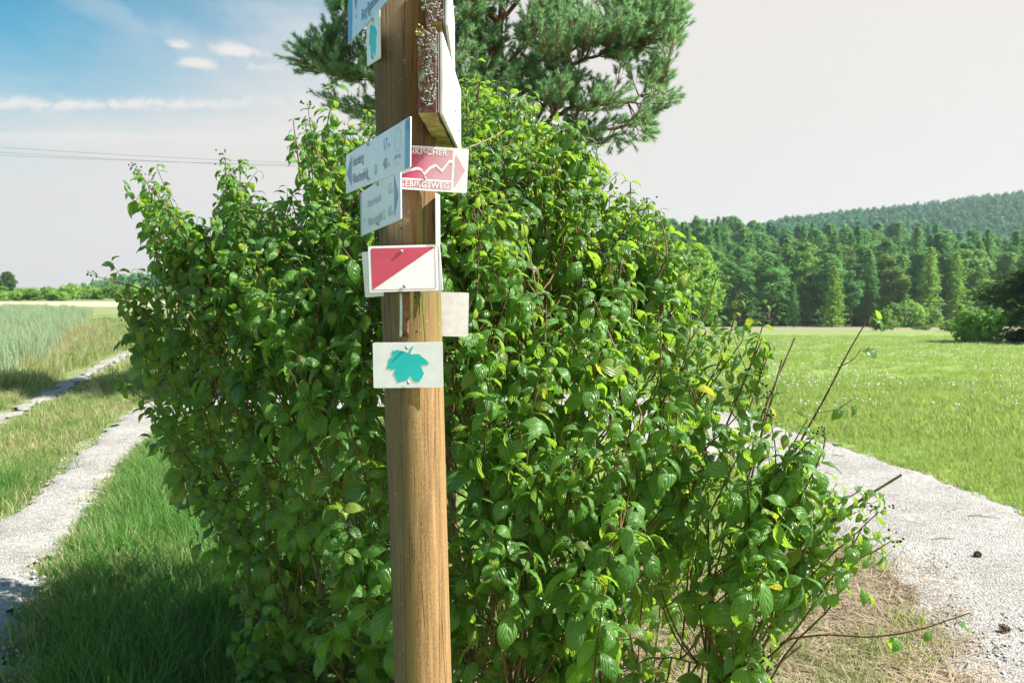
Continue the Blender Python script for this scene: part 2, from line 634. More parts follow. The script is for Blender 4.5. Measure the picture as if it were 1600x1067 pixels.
def bush_r(x, y):
    return ((x - .05) / 1.3) ** 2 + ((y - 3.45) / 1.15) ** 2


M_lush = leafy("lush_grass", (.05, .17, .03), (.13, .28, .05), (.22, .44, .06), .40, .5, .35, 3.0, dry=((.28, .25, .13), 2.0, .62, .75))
M_verge = leafy("verge_grass", (.14, .25, .055), (.24, .34, .09), (.30, .42, .09), .42, .55, .3, 2.0, dry=((.45, .40, .22), .8, .48, .66))
M_meadow = leafy("meadow_grass", (.11, .25, .035), (.29, .36, .09), (.44, .58, .12), .48, .5, .3, .9, dry=((.34, .33, .15), 1.1, .55, .72))
M_dry = leafy("dry_grass", (.34, .30, .16), (.50, .44, .28), (.46, .40, .2), .35, .7, .2, 2.0, dry=((.16, .24, .07), 1.0, .5, .7))
M_rye = leafy("green_corn", (.20, .31, .17), (.35, .43, .26), (.34, .44, .22), .35, .6, .25, .4)
M_straw = leafy("dead_straw", (.17, .125, .07), (.50, .41, .28), (.4, .3, .18), .15, .8, .2, 4.0)
M_flower = simple("white_petals", (.8, .8, .76), .7)

t_lush = [tuft("lush_tuft", 26, .07, .10, .30, .006, .8, M_lush, 5, s) for s in range(6)]
t_short = [tuft("short_tuft", 30, .08, .04, .13, .005, .9, M_verge, 4, s + 20) for s in range(6)]
t_mead = [tuft("meadow_tuft", 34, .11, .05, .15, .006, .8, M_meadow, 4, s + 40) for s in range(6)]
t_meadf = [tuft("meadow_patch", 150, .42, .06, .17, .010, .8, M_meadow, 3, s + 60) for s in range(5)]
t_vergef = [tuft("verge_patch", 150, .42, .06, .20, .010, .8, M_verge, 3, s + 70) for s in range(5)]
t_dry = [tuft("dry_tuft", 26, .10, .25, .62, .006, .5, M_dry, 5, s + 80) for s in range(5)]
t_rye = [tuft("corn_patch", 90, .32, .55, .85, .012, .28, M_rye, 4, s + 90, droop=.5) for s in range(5)]
t_straw = [tuft("straw_patch", 30, .12, .05, .17, .0045, .3, M_straw, 4, s + 100, flat=True) for s in range(5)]

rn = lambda x: RS.rand(*np.shape(x))
# dark lush grass between the left track and the bush, reaching under the bush
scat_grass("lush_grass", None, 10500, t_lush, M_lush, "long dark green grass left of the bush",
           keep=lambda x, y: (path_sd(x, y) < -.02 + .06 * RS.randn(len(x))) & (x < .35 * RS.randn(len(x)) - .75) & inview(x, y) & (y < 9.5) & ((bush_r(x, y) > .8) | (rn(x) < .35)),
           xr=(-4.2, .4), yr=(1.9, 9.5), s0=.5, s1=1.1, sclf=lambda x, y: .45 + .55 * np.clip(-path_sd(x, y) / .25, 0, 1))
# short trodden grass beside the tracks and on the strip between them
scat_grass("short_grass", None, 26000, t_short, M_verge, "short sunlit grass on the verge and between the wheel tracks",
           keep=lambda x, y: (path_sd(x, y) < .01 - .012 * y + .07 * RS.randn(len(x))) & inview(x, y) & (x < -.23 * y) & ~inside(FIELD, x, y),
           xr=(-12, 0), yr=(2.2, 15), s0=.7, s1=1.4, power=1.0)
scat_grass("verge_grass", None, 9000, t_vergef, M_verge, "rough verge grass farther along the left track",
           keep=lambda x, y: (path_sd(x, y) < -.45) & inview(x, y) & (x < -.12 * y) & (~inside(FIELD, x, y) | (rn(x) < .05)),
           xr=(-34, -1), yr=(13, 48), s0=.8, s1=1.5, power=1.5)
scat_grass("tall_dry_grass", None, 5200, t_dry, M_dry, "tall tan seeding grass along the edge of the corn field",
           keep=lambda x, y: inview(x, y) & (path_sd(x, y) < -.35) & (((edge_dist(FIELD, x, y) < 1.2 * rn(x) + .3) & (x < -.3 * y)) | ((rn(x) < .09) & (x < -.35 * y))),
           xr=(-22, -2), yr=(6, 34), s0=.6, s1=1.1)
scat_grass("corn_field", None, 17000, t_rye, M_rye, "blue-green standing corn crop at the far left",
           keep=lambda x, y: inview(x, y, 1.2, 1) & inside(FIELD, x, y) & (edge_dist(FIELD, x, y) > (.03 * y + .2) * (.2 + 3.0 * rn(x) ** 2 + 1.2 * nzv(x, y, .6, 2.))),
           xr=(-75, -5), yr=(9, 95), s0=.75, s1=1.1, power=1.7)
# right-hand meadow
scat_grass("meadow_grass", None, 34000, t_mead, M_meadow, "bright sunlit meadow grass beside the right track",
           keep=lambda x, y: inview(x, y) & (path_sd(x, y) < .0 + .05 * RS.randn(len(x))) & (x > .18 * y) & ~(inside(STRAWZ, x, y)) & (y > 3.4) & (bush_r(x, y) > 1.3),
           xr=(1, 13), yr=(3.4, 17), s0=.4, s1=.85, sclf=lambda x, y: .75 + .9 * np.clip(nzv(x, y, .7, 3.) + .2, 0, 1))
scat_grass("far_meadow_grass", None, 15000, t_meadf, M_meadow, "meadow grass farther out towards the wood",
           keep=lambda x, y: inview(x, y) & (path_sd(x, y) < -.15) & (x > -.1 * y),
           xr=(-5, 55), yr=(9, 68), s0=.4, s1=.95, power=1.7)
# tufts growing in the gravel, thin green under the bush edge
scat_grass("gravel_weeds", None, 2600, t_short, M_verge, "small grass tufts growing in the gravel",
           keep=lambda x, y: (path_sd(x, y) > 0) & inview(x, y) & (((path_sd(x, y) < .30) & (nzv(x, y, 1.9, 5.) > .02)) | ((path_sd(x, y) < .12) & (rn(x) < .5)) | (rn(x) < .012)),
           xr=(-5, 6), yr=(2.5, 12), s0=.25, s1=.75)
scat_grass("bush_edge_grass", None, 2600, t_short, M_meadow, "thin green grass at the foot of the bush",
           keep=lambda x, y: (inside(STRAWZ, x, y) & (nzv(x, y, 2.6, 9.) > .06)) | ((bush_r(x, y) < 1.2) & (rn(x) < .5)),
           xr=(-1.6, 2.2), yr=(2.1, 4.8), s0=.5, s1=1.2)
scat_grass("straw_litter", None, 5200, t_straw, M_straw, "dry straw and dead grass lying round the foot of the bush",
           keep=lambda x, y: (inside(STRAWZ, x, y) & (rn(x) < .9)) | (bush_r(x, y) < 1.1) | ((edge_dist(STRAWZ, x, y) < .25) & (rn(x) < .3)),
           xr=(-1.7, 2.6), yr=(1.9, 4.9), s0=.6, s1=1.4, tilt=.06, z=.008)


def stone_mesh(name, seed, material):
    bm = bmesh.new()
    bmesh.ops.create_icosphere(bm, subdivisions=1, radius=1)
    rs = random.Random(seed)
    sx, sy, sz = rs.uniform(.7, 1.3), rs.uniform(.6, 1.0), rs.uniform(.4, .7)
    for v in bm.verts:
        v.co = v.co * rs.uniform(.75, 1.15)
        v.co = Vector((v.co.x * sx, v.co.y * sy, v.co.z * sz))
    me = bm_mesh(name, bm)
    me.materials.append(material)
    return me


def mat_stone():
    m, g = new_mat("pebble")
    oi = g.n('ShaderNodeObjectInfo')
    pos = g.n('ShaderNodeNewGeometry').outputs['Position']
    c = g.mix(oi.outputs['Random'], (.26, .24, .21, 1), (.54, .52, .48, 1))
    c = g.mix(g.m('MULTIPLY', g.smooth(g.noise(pos, 60, 3), .4, .7), .3), c, (.3, .26, .2, 1))
    b = g.n('ShaderNodeBsdfPrincipled', {'Base Color': c, 'Roughness': .9, 'Specular IOR Level': .2})
    finish(g, b.outputs[0])
    return m


M_stone = mat_stone()
stones = [stone_mesh("pebble_shape", s, M_stone) for s in range(7)]
nS = 60000
sx_ = -4.6 + 11 * RS.rand(nS)
sy_ = 2.3 + 8.2 * RS.rand(nS) ** 1.4
kk = (path_sd(sx_, sy_) > -.07) & inview(sx_, sy_)
sx_, sy_ = sx_[kk], sy_[kk]
size = .0035 + .008 * RS.rand(len(sx_)) ** 2.5 + .010 * RS.rand(len(sx_)) * (RS.rand(len(sx_)) < .05)
scatter("gravel_stones", np.stack([sx_, sy_, H(sx_, sy_) + .026 + size * .05], 1), np.stack([RS.randn(len(sx_)) * .3, RS.randn(len(sx_)) * .3, RS.rand(len(sx_)) * 6.28], 1), size, stones, M_stone,
        "loose pale stones on the gravel track")

bx_ = -4.6 + 11 * RS.rand(900)
by_ = 2.6 + 7 * RS.rand(900)
kk = (path_sd(bx_, by_) > .02) & inview(bx_, by_) & (RS.rand(900) < .35)
bx_, by_ = bx_[kk], by_[kk]
bs_ = .009 + .011 * RS.rand(len(bx_)) ** 2
scatter("larger_stones", np.stack([bx_, by_, H(bx_, by_) + .028], 1), np.stack([RS.randn(len(bx_)) * .3, RS.randn(len(bx_)) * .3, RS.rand(len(bx_)) * 6.28], 1), bs_, stones, M_stone,
        "larger loose stones lying on the gravel track")

# white clover heads in the meadow
def flower_mesh():
    bm = bmesh.new()
    bmesh.ops.create_icosphere(bm, subdivisions=1, radius=.013)
    for v in bm.verts:
        v.co.z = v.co.z * .8 + .115
    bmesh.ops.create_cone(bm, cap_ends=False, segments=3, radius1=.0015, radius2=.001, depth=.13, matrix=Matrix.Translation((0, 0, .065)))
    me = bm_mesh("flower_shape", bm)
    me.materials.append(M_flower)
    return me


nF = 26000
fx = 1 + 50 * RS.rand(nF)
fy = 4.5 + 55 * RS.rand(nF) ** 1.5
kk = inview(fx, fy) & (path_sd(fx, fy) < -.25) & (fx > .2 * fy) & (fy > 8.5) & (nzv(fx, fy, .35, 4.) + nzv(fx, fy, 1.3, 4.) * .6 > .0)
fx, fy = fx[kk], fy[kk]
scatter("clover_flowers", np.stack([fx, fy, H(fx, fy)], 1), np.stack([RS.randn(len(fx)) * .2, RS.randn(len(fx)) * .2, fx], 1), .7 + .7 * RS.rand(len(fx)), [flower_mesh()], M_flower,
        "white flower heads scattered in the meadow")


# ------------------------------------------------------------------ air
hm = bpy.data.materials.new("haze_air")
hm.use_nodes = True
hg = NT(hm.node_tree)
pv = hg.n('ShaderNodeVolumePrincipled', {'Color': (.78, .90, 1.0, 1), 'Density': .00022, 'Anisotropy': .35})
ho = hg.n('ShaderNodeOutputMaterial')
hm.node_tree.links.new(pv.outputs[0], ho.inputs['Volume'])
bmh = bmesh.new()
bmesh.ops.create_cube(bmh, size=1, matrix=Matrix.Translation((0, 700, 65)) @ Matrix.Diagonal((5600, 1800, 152, 1)))
hz_me = bpy.data.meshes.new("haze")
bmh.to_mesh(hz_me)
bmh.free()
tag(link("haze", hz_me, hm), "thin summer air over the valley", None, None, 'stuff')

#@@PART2
# ------------------------------------------------------------------ distant trees
M_spruce = leafy("spruce_needles", (.05, .18, .055), (.16, .36, .10), (.28, .56, .11), .32, .7, .2, .25, objvar=.6)
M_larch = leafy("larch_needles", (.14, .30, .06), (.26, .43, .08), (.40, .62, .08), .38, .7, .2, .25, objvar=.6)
M_broad = leafy("broad_foliage", (.06, .16, .03), (.15, .27, .045), (.30, .48, .06), .34, .6, .25, .5, objvar=.5)
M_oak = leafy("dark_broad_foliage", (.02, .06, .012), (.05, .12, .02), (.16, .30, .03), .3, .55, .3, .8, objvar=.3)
M_bark = simple("grey_brown_bark", (.16, .12, .085), .95, 0, .1, 6, .4)
M_pbark = simple("pine_bark", (.20, .105, .06), .95, 0, .1, 14, .5)


def faces_cloud(cent, size, rs, tri=3, up=.35, outc=None):
    """small leaf-clump triangles at centres, roughly facing outward and up"""
    n = len(cent)
    c = np.repeat(cent, tri, 0) + rs.randn(n * tri, 3) * size * .7
    m = len(c)
    nr = rs.randn(m, 3)
    if outc is not None:
        o = c - outc
        o /= np.linalg.norm(o, axis=1)[:, None] + 1e-6
        nr = nr * .6 + o
    nr[:, 2] += up
    nr /= np.linalg.norm(nr, axis=1)[:, None]
    t = np.cross(nr, rs.randn(m, 3))
    t /= np.linalg.norm(t, axis=1)[:, None] + 1e-6
    b = np.cross(nr, t)
    s = size * (.6 + .8 * rs.rand(m))[:, None]
    v = np.stack([c - t * s * .6, c + t * s * .6, c + b * s * 1.3, c - b * s * .5 + nr * s * .2], 1)
    v = v[:, [0, 3, 1, 2]].reshape(-1, 3)
    f = np.arange(m * 4).reshape(m, 4)
    return v, f


def proto_conifer(seed, h, rmax, low=.06, power=.85, droop=.25, size=.34):
    rs = np.random.RandomState(seed)
    pts = []
    z = h * low
    while z < h * .99:
        r = rmax * (1 - z / h) ** power * rs.uniform(.75, 1.15) + .12
        nb = max(4, int(5 + r * 1.6))
        a0 = rs.rand() * 6.28
        for k in range(nb):
            a = a0 + k * 6.283 / nb + rs.randn() * .15
            rr = r * rs.uniform(.7, 1.12)
            m = max(2, int(rr / .42))
            for q in np.linspace(.25, 1, m):
                if rs.rand() < .12:
                    continue
                pts.append((math.cos(a) * rr * q, math.sin(a) * rr * q, z - droop * rr * q * q + .12 * rr * q))
        z += .30 + .028 * (h - z) + rs.rand() * .12
    v, f = faces_cloud(np.array(pts), size, rs, 7, .5, np.array([0, 0, h * .4]))
    return np_mesh("conifer_crown", v, f, smooth=False)


def proto_blobs(seed, blobs, per, size, tri=4):
    rs = np.random.RandomState(seed)
    V, Fc, n = [], [], 0
    for (x, y, z, r) in blobs:
        d = rs.randn(per, 3)
        d /= np.linalg.norm(d, axis=1)[:, None]
        rad = r * (1 - .5 * rs.rand(per) ** 1.6)
        p = np.array([x, y, z]) + d * rad[:, None] * np.array([1, 1, .75])
        v, f = faces_cloud(p, size, rs, tri, .4, np.array([x, y, z]))
        V.append(v)
        Fc.append(f + n)
        n += len(v)
    return np_mesh("tree_crown", np.concatenate(V), np.concatenate(Fc), smooth=False)


def rand_blobs(seed, n, w_, z0, z1, r0, r1, shape='egg'):
    rs = np.random.RandomState(seed)
    o = []
    for i in range(n):
        t = rs.rand()
        prof = math.sin(math.pi * min(.97, t * .8 + .16)) if shape == 'egg' else (1 - t) ** .6
        a = rs.rand() * 6.28
        rr = w_ * prof * math.sqrt(rs.rand()) * .85
        o.append((math.cos(a) * rr, math.sin(a) * rr, z0 + (z1 - z0) * t, rs.uniform(r0, r1) * (.6 + .5 * prof)))
    return o


def trunk_mesh(h, r, seed, bend=.02):
    rs = np.random.RandomState(seed)
    z = np.linspace(-.6, h, 7)
    p = np.stack([np.cumsum(rs.randn(7)) * bend * h * .3, np.cumsum(rs.randn(7)) * bend * h * .3, z], 1)
    p[0, :2] = p[1, :2] = 0
    v, f = tube_np(p, np.linspace(r, r * .15, 7), 6)
    return np_mesh("tree_trunk", v, f)


kinds = []
for s in range(3):
    kinds.append(('spruce_tree', proto_conifer(200 + s, 20, 3.4 + .3 * s, size=.23), trunk_mesh(19.5, .25, s), M_spruce, M_bark, 'spruce', 'dark green spruce standing in the wood'))
for s in range(2):
    kinds.append(('pine_tree', proto_blobs(210 + s, rand_blobs(210 + s, 34, 3.0, 7.5, 18.6, 1.0, 1.8), 90, .22), trunk_mesh(18, .24, 10 + s), M_spruce, M_pbark, 'pine', 'grey-green round-headed pine standing in the wood'))
for s in range(2):
    kinds.append(('larch_tree', proto_conifer(220 + s, 19, 3.0, .04, .6, .1, .22), trunk_mesh(18, .2, 20 + s), M_larch, M_bark, 'larch', 'light yellow-green larch standing in the wood'))
kinds.append(('birch_tree', proto_blobs(230, rand_blobs(230, 30, 2.6, 2.0, 15.5, .9, 1.5), 95, .20), trunk_mesh(15, .18, 30), M_broad, M_bark, 'broadleaf tree', 'fresh green broadleaf tree standing in the wood'))

M_broad2 = leafy("mixed_foliage", (.08, .21, .05), (.19, .36, .07), (.34, .58, .08), .36, .6, .25, .3, objvar=.7)
for s in range(2):
    kinds.append(('birch_tree', proto_blobs(232 + s, rand_blobs(232 + s, 40, 2.5 + s, 1.2, 17, .8, 1.6), 70, .22), trunk_mesh(16, .18, 32 + s), M_broad2, M_bark, 'broadleaf tree', 'fresh green broadleaf tree standing in the wood'))
rs = np.random.RandomState(5)
ntree = 0
yrow = 166.0
row = 0
row_names = ['front edge of the wood', 'second rank of the wood', 'third rank of the wood', 'middle of the wood', 'upper slope of the wood', 'top of the wood']
def tree_label(lab, where, sc, k, px):
    lab = {'spruce': 'dark green spruce', 'pine': 'grey-green round-headed pine', 'larch': 'light yellow-green larch'}.get(lab.split(' standing')[0].split()[-1], 'pale green broadleaf')
    size = 'short ' if sc < .75 else ('tall ' if sc > .97 else '')
    bands = [(1060, 'hidden behind the bush'), (1130, 'just right of the bush'), (1190, 'over the bush shoots'), (1250, 'above the cut stubs'), (1320, 'left of the long bare shoot'), (1385, 'over the long bare shoot'),
             (1430, 'above the pale saplings'), (1480, 'right of the pale saplings'), (1540, 'left of the big dark tree'), (9999, 'behind the big dark tree')]
    bnd = next(t for v, t in bands if px < v)
    return size + lab + ' in the wood\'s ' + {'front edge': 'front rank', 'middle': 'middle ranks', 'upper slope': 'upper slope', 'top': 'top'}.get(where.replace(' of the wood', ''), where.replace(' of the wood', '')) + ', ' + bnd


while yrow < 312 and ntree < 296:
    step = 5.4 + row * .45
    x = yrow * .12 + rs.rand() * 4
    while x < yrow * .74 and ntree < 296:
        xx, yy = x + rs.randn() * 1.3, yrow + rs.randn() * 2.6
        if row == 0:
            k = rs.choice([0, 1, 8, 9, 6, 8, 7, 9, 3, 8])
            sc = rs.uniform(.38, .92)
        elif row < 4:
            k = rs.choice([0, 3, 2, 8, 4, 9, 7, 3])
            sc = rs.uniform(.75, 1.05)
        else:
            k = rs.choice([0, 1, 3, 3, 4, 3, 4, 7, 0])
            sc = rs.uniform(.74, 1.08)
        nm, cm, tm, mc, mt, cat, lab = kinds[k]
        where = row_names[min(row // 2 if row > 2 else row, 5)]
        t = empty(nm, (xx, yy, float(H(xx, yy)) - .1), tree_label(lab, where, sc, k, 800 + F * xx / yy), cat, 'trees of the conifer wood across the meadow')
        t.rotation_euler = (rs.randn() * .015, rs.randn() * .015, rs.rand() * 6.28)
        wd = rs.uniform(1.05, 1.6)
        t.scale = (sc * wd, sc * wd, sc)
        link('crown', cm, mc, t)
        link('trunk', tm, mt, t)
        ntree += 1
        x += step * rs.uniform(.75, 1.25)
    yrow += 8.0 + row * .9
    row += 1
print("wood trees", ntree, "rows", row, yrow)

# ridge forest far behind: one mass
def small_crown(seed, hh, rr, m_):
    r_ = np.random.RandomState(seed)
    pts = []
    for q in range(110):
        t = r_.rand() ** .8
        a = r_.rand() * 6.28
        pts.append((math.cos(a) * rr * (1 - t) ** .7, math.sin(a) * rr * (1 - t) ** .7, hh * (.15 + .85 * t)))
    v, f = faces_cloud(np.array(pts), .75, r_, 3, .4, np.array([0, 0, hh * .3]))
    me = np_mesh("ridge_tree_shape", v, f, smooth=False)
    me.materials.append(m_)
    return me


M_ridge = leafy('ridge_needles_haze_blue', (.03, .15, .075), (.08, .27, .12), (.12, .36, .12), .2, .7, .2, .05, objvar=.7)  # needle colour shifted bluer to carry the distance haze
nR = 17000
ry = 330 + 620 * RS.rand(nR) ** .8
rx = ry * (.10 + .70 * RS.rand(nR))
scatter("ridge_forest", np.stack([rx, ry, H(rx, ry) - .5], 1), np.stack([0 * rx, 0 * rx, RS.rand(nR) * 6.28], 1), .75 + .5 * RS.rand(nR),
        [small_crown(300 + i, 13 + i, 2.9, M_ridge) for i in range(5)], M_ridge, "dark conifer forest tinted blue-green for haze, covering the far ridge")

# small broadleaf shrubs in front of the wood
bushm = [proto_blobs(240 + s, rand_blobs(240 + s, 11, 1.5, .5, 2.6, .6, 1.0), 42, .16) for s in range(3)]
bigm = proto_blobs(250, rand_blobs(250, 70, 4.4, .5, 10.0, 1.2, 2.0), 150, .17)
stem_m = trunk_mesh(2.4, .06, 40)


def place_shrub(px, py, y, sc, mesh_, mat_, lab, cat, group=None, name='shrub', tm=None, trunkmat=None, wide=1.0):
    s_ = (px - 800) / F * 1.0
    x = s_ * y
    o = empty(name, (x, y, float(H(x, y)) - .05), lab, cat, group)
    o.scale = (sc * wide, sc * wide, sc)
    o.rotation_euler = (0, 0, RS.rand() * 6.28)
    link('crown', mesh_, mat_, o)
    link('trunk', tm or stem_m, trunkmat or M_bark, o)
    return o


place_shrub(1382, 505, 96, .95, bushm[0], M_broad, "small bright green shrub alone at the far meadow edge before the wood", "shrub")
for i, (px, y, sc) in enumerate([(1402, 150, 1.6), (1422, 152, 1.9), (1438, 150, 1.5), (1455, 151, 1.2), (1412, 156, 1.4)]):
    place_shrub(px, 0, y, sc, bushm[i % 3], M_larch, ["leftmost pale green sapling before the wood", "tallest pale green sapling, in the middle of its row before the wood", "pale green sapling right of the tallest before the wood", "rightmost and smallest pale green sapling before the wood", "pale green sapling standing behind the tallest one before the wood"][i], "sapling", "pale saplings at the wood edge", 'sapling')
place_shrub(1085, 0, 70, 1.0, proto_blobs(255, rand_blobs(255, 26, 2.4, 1.5, 7.6, .8, 1.3), 60, .17), M_larch, "yellow-green young tree just right of the dogwood bush before the wood", "tree", None, 'young_tree', trunk_mesh(6, .1, 44))
place_shrub(1655, 0, 46, .47, bigm, M_oak, "big dark shaded broadleaf tree at the right edge of the meadow", "tree", None, 'broadleaf_tree', trunk_mesh(7, .22, 41), wide=2.1)  # dark foliage colour stands in for the tree's shaded side
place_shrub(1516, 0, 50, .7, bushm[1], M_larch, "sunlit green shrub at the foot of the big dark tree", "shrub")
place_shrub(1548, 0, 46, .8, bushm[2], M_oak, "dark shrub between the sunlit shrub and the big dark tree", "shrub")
for i, (px, y, sc) in enumerate([(1440, 108, .42), (1488, 96, .55), (1505, 92, .5)]):
    place_shrub(px, 0, y, sc, bushm[i], M_broad, ["low scrub bush in the dry strip, nearest the wood", "low scrub bush in the dry strip, just left of the bright shrub", "low scrub bush touching the bright shrub in the dry strip"][i], "bush", "scrub in the dry strip", 'scrub_bush', wide=1.7)

# hedge of field shrubs at the left horizon
hs = np.random.RandomState(9)
for i, px in enumerate([8, 34, 52, 70, 88, 104, 120, 138, 158, 180, 205, 230, 258, 290]):
    y = 185 + hs.randn() * 6
    sc = hs.uniform(.95, 1.35)
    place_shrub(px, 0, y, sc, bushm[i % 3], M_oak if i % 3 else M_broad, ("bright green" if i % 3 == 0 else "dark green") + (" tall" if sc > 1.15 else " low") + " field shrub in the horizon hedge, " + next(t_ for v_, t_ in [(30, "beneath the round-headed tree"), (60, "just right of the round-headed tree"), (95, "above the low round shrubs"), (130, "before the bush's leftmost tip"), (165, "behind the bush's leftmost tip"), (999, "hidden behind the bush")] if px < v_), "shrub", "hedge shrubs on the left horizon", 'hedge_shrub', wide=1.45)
for i, px in enumerate([5, 30, 55, 84, 96]):
    place_shrub(px, 0, 166 + hs.randn() * 2, .75, bushm[(i + 1) % 3], M_broad, "low round shrub before the hedge, " + ["under the round-headed tree, leftmost", "right beside the leftmost one", "third along", "left one of the touching pair", "right one of the touching pair"][i], "shrub", "low shrubs before the hedge", 'low_shrub', wide=1.7)
place_shrub(15, 0, 200, 1.0, proto_blobs(256, rand_blobs(256, 20, 2.2, 2.0, 6.6, .9, 1.3), 46, .22), M_oak, "round-headed tree rising above the left horizon hedge", "tree", None, 'field_tree', trunk_mesh(5.5, .15, 45))
nL = 1500
ly = 520 + 120 * RS.rand(nL)
lx = ly * (-.62 + .57 * RS.rand(nL))
kk = (lx / ly > -.565) | (RS.rand(nL) < .1)
scatter("far_wood", np.stack([lx, ly, H(lx, ly) - 7.5 - 14 * sst(-.48, -.58, lx / ly)], 1)[kk], np.stack([0 * lx, 0 * lx, lx], 1)[kk], (.7 + .5 * RS.rand(nL))[kk],
        [small_crown(320 + i, 18 + i, 4.5, M_spruce) for i in range(3)], M_spruce, "hazy strip of wood on the left horizon")

# power line
M_wire = simple("aluminium_cable", (.10, .11, .12), .6, .3)
M_pole = simple("weathered_pole", (.20, .16, .12), .9)
pl = empty("utility_pole", (-6.6, 60, 0), "wooden power line pole hidden behind the bush", "utility pole")
v, f = tube_np([(0, 0, -1), (0, 0, 6), (0, 0, 11.6)], [.16, .14, .11], 8)
link('shaft', np_mesh('shaft', v, f), M_pole, pl)
for k, (dz, dx) in enumerate([(11.0, -.9), (10.75, 0), (11.0, .9)]):
    v, f = tube_np([(dx, 0, dz - .25), (dx, 0, dz - .1), (dx, 0, dz)], [.04, .06, .03], 6)
    link('insulator', np_mesh('insulator', v, f), M_wire, pl)
v, f = tube_np([(-1.1, 0, 10.7), (0, 0, 10.72), (1.1, 0, 10.7)], [.06, .06, .06], 4)
link('crossarm', np_mesh('crossarm', v, f), M_pole, pl)


def Py(px, py, y):
    d = pixdir(px, py)
    return Vector((0, 0, EYE)) + d * (y / d.y)


for k, (ya, yb, lab) in enumerate([(222, 236, "topmost of the three thin power cables crossing the left sky"), (231, 246, "middle one of the three thin power cables crossing the left sky"), (238, 254, "lowest of the three thin power cables crossing the left sky")]):
    a = Py(-160, ya - 4, 62 - k * .6)
    b = Vector((-6.6 + (-.9, 0, .9)[k], 60, (11.0, 10.75, 11.0)[k]))
    pts = [a.lerp(b, t) - Vector((0, 0, .55 * 4 * t * (1 - t) * .5)) for t in np.linspace(0, 1, 20)]
    v, f = tube_np([tuple(p) for p in pts], .0095, 4)
    o = link('power_cable', np_mesh('power_cable', v, f), M_wire)
    tag(o, lab, "power cable")

# ------------------------------------------------------------------ Scots pine behind the bush
PINE_Y = 12.5
M_needle = leafy("pine_needles", (.10, .24, .13), (.23, .42, .18), (.38, .62, .24), .42, .5, .35, .9, dry=((.35, .20, .06), .9, .74, .80), objvar=0)
pbase = Vector((-.7, PINE_Y + .3, float(H(-.7, PINE_Y)) - .1))
pine = empty("scots_pine", pbase, "spreading Scots pine with blue-green needles rising behind the bush", "pine tree")


def loc_in(o, pts):
    return np.asarray(pts) - np.array(o.location)


limbs = []
tr = [tuple(pbase), (-.65, PINE_Y + .2, 1.6), (-.5, PINE_Y + .1, 3.0), (-.45, PINE_Y, 4.4), (-.2, PINE_Y + .1, 5.6), (-.1, PINE_Y, 6.6)]
tr = np.array(tr)
tt = np.linspace(0, len(tr) - 1, 30)
trs = np.stack([np.interp(tt, range(len(tr)), tr[:, k]) for k in range(3)], 1)
nodes = [(p, .13 * (1 - .8 * i / 29)) for i, p in enumerate(trs)]
v, f = tube_np(loc_in(pine, trs), np.linspace(.16, .03, 30), 9)
link('trunk', np_mesh('trunk', v, f), M_pbark, pine)
for px_pts in [[(745, 200), (790, 105), (852, 20), (900, -70)], [(770, 320), (852, 157), (885, 103), (935, 85), (1010, 60)], [(780, 330), (857, 186), (902, 165), (980, 160), (1030, 140)],
               [(735, 150), (690, 40), (640, -60)], [(700, 240), (600, 130), (540, 100), (490, 85)], [(705, 200), (600, 60), (550, 20), (500, -40)],
               [(760, 60), (860, -60), (960, -110)], [(740, 0), (700, -80), (640, -130)], [(770, 340), (870, 205), (960, 200), (1000, 190)], [(755, 250), (800, 160), (840, 120), (960, 30), (1040, 10)]]:
    dd = PINE_Y + RS.uniform(-1.0, 1.0)
    q = np.array([tuple(Py(x, y, PINE_Y + (dd - PINE_Y) * (i / (len(px_pts) - 1)))) for i, (x, y) in enumerate(px_pts)])
    j = np.argmin(np.linalg.norm(trs - q[0] + np.array([0, 0, .3]), axis=1))
    q = np.concatenate([trs[j][None], q])
    t_ = np.linspace(0, len(q) - 1, 26)
    qs = np.stack([np.interp(t_, range(len(q)), q[:, k]) for k in range(3)], 1)
    qs[1:-1] = (qs[:-2] + qs[1:-1] * 2 + qs[2:]) / 4
    qs[2:-2] += RS.randn(22, 3) * .012
    rr = np.linspace(.058, .014, 26)
    v, f = tube_np(loc_in(pine, qs), rr, 6)
    link('limb', np_mesh('limb', v, f), M_pbark, pine)
    nodes += [(p, r) for p, r in zip(qs, rr)]
npos = np.array([n_[0] for n_ in nodes])
PSIL = [(458, 92), (475, 60), (520, 45), (528, 0), (515, -20), (560, -55), (640, -90), (760, -115), (900, -110), (1000, -80), (1060, -35), (1060, 0), (1072, 55), (1030, 100), (1058, 160), (1020, 192), (1010, 222),
        (940, 226), (900, 215), (880, 260), (800, 290), (720, 280), (640, 230), (560, 190), (520, 175), (500, 150), (510, 120), (480, 115)]
bagT, bagN = Bag(), Bag()
nd_unit = None


def needle_tuft(c, d, L, rs_, n=58, nl=.085):
    """needles round the last L metres of a twig"""
    d = d / np.linalg.norm(d)
    a = np.cross(d, [.3, .2, .9])
    a /= np.linalg.norm(a)
    b = np.cross(d, a)
    s = rs_.rand(n) ** .7
    th = rs_.rand(n) * 6.283
    radial = np.cos(th)[:, None] * a + np.sin(th)[:, None] * b
    dirn = radial * .62 + d * (.55 + .5 * s)[:, None]
    dirn /= np.linalg.norm(dirn, axis=1)[:, None]
    base = c + d * (s * L)[:, None]
    tip = base + dirn * (nl * (.75 + .5 * rs_.rand(n)))[:, None]
    side = np.cross(dirn, rs_.randn(n, 3))
    side /= np.linalg.norm(side, axis=1)[:, None]
    side *= .0042
    v = np.stack([base - side, base + side, tip], 1).reshape(-1, 3)
    return v, np.arange(n * 3).reshape(n, 3)


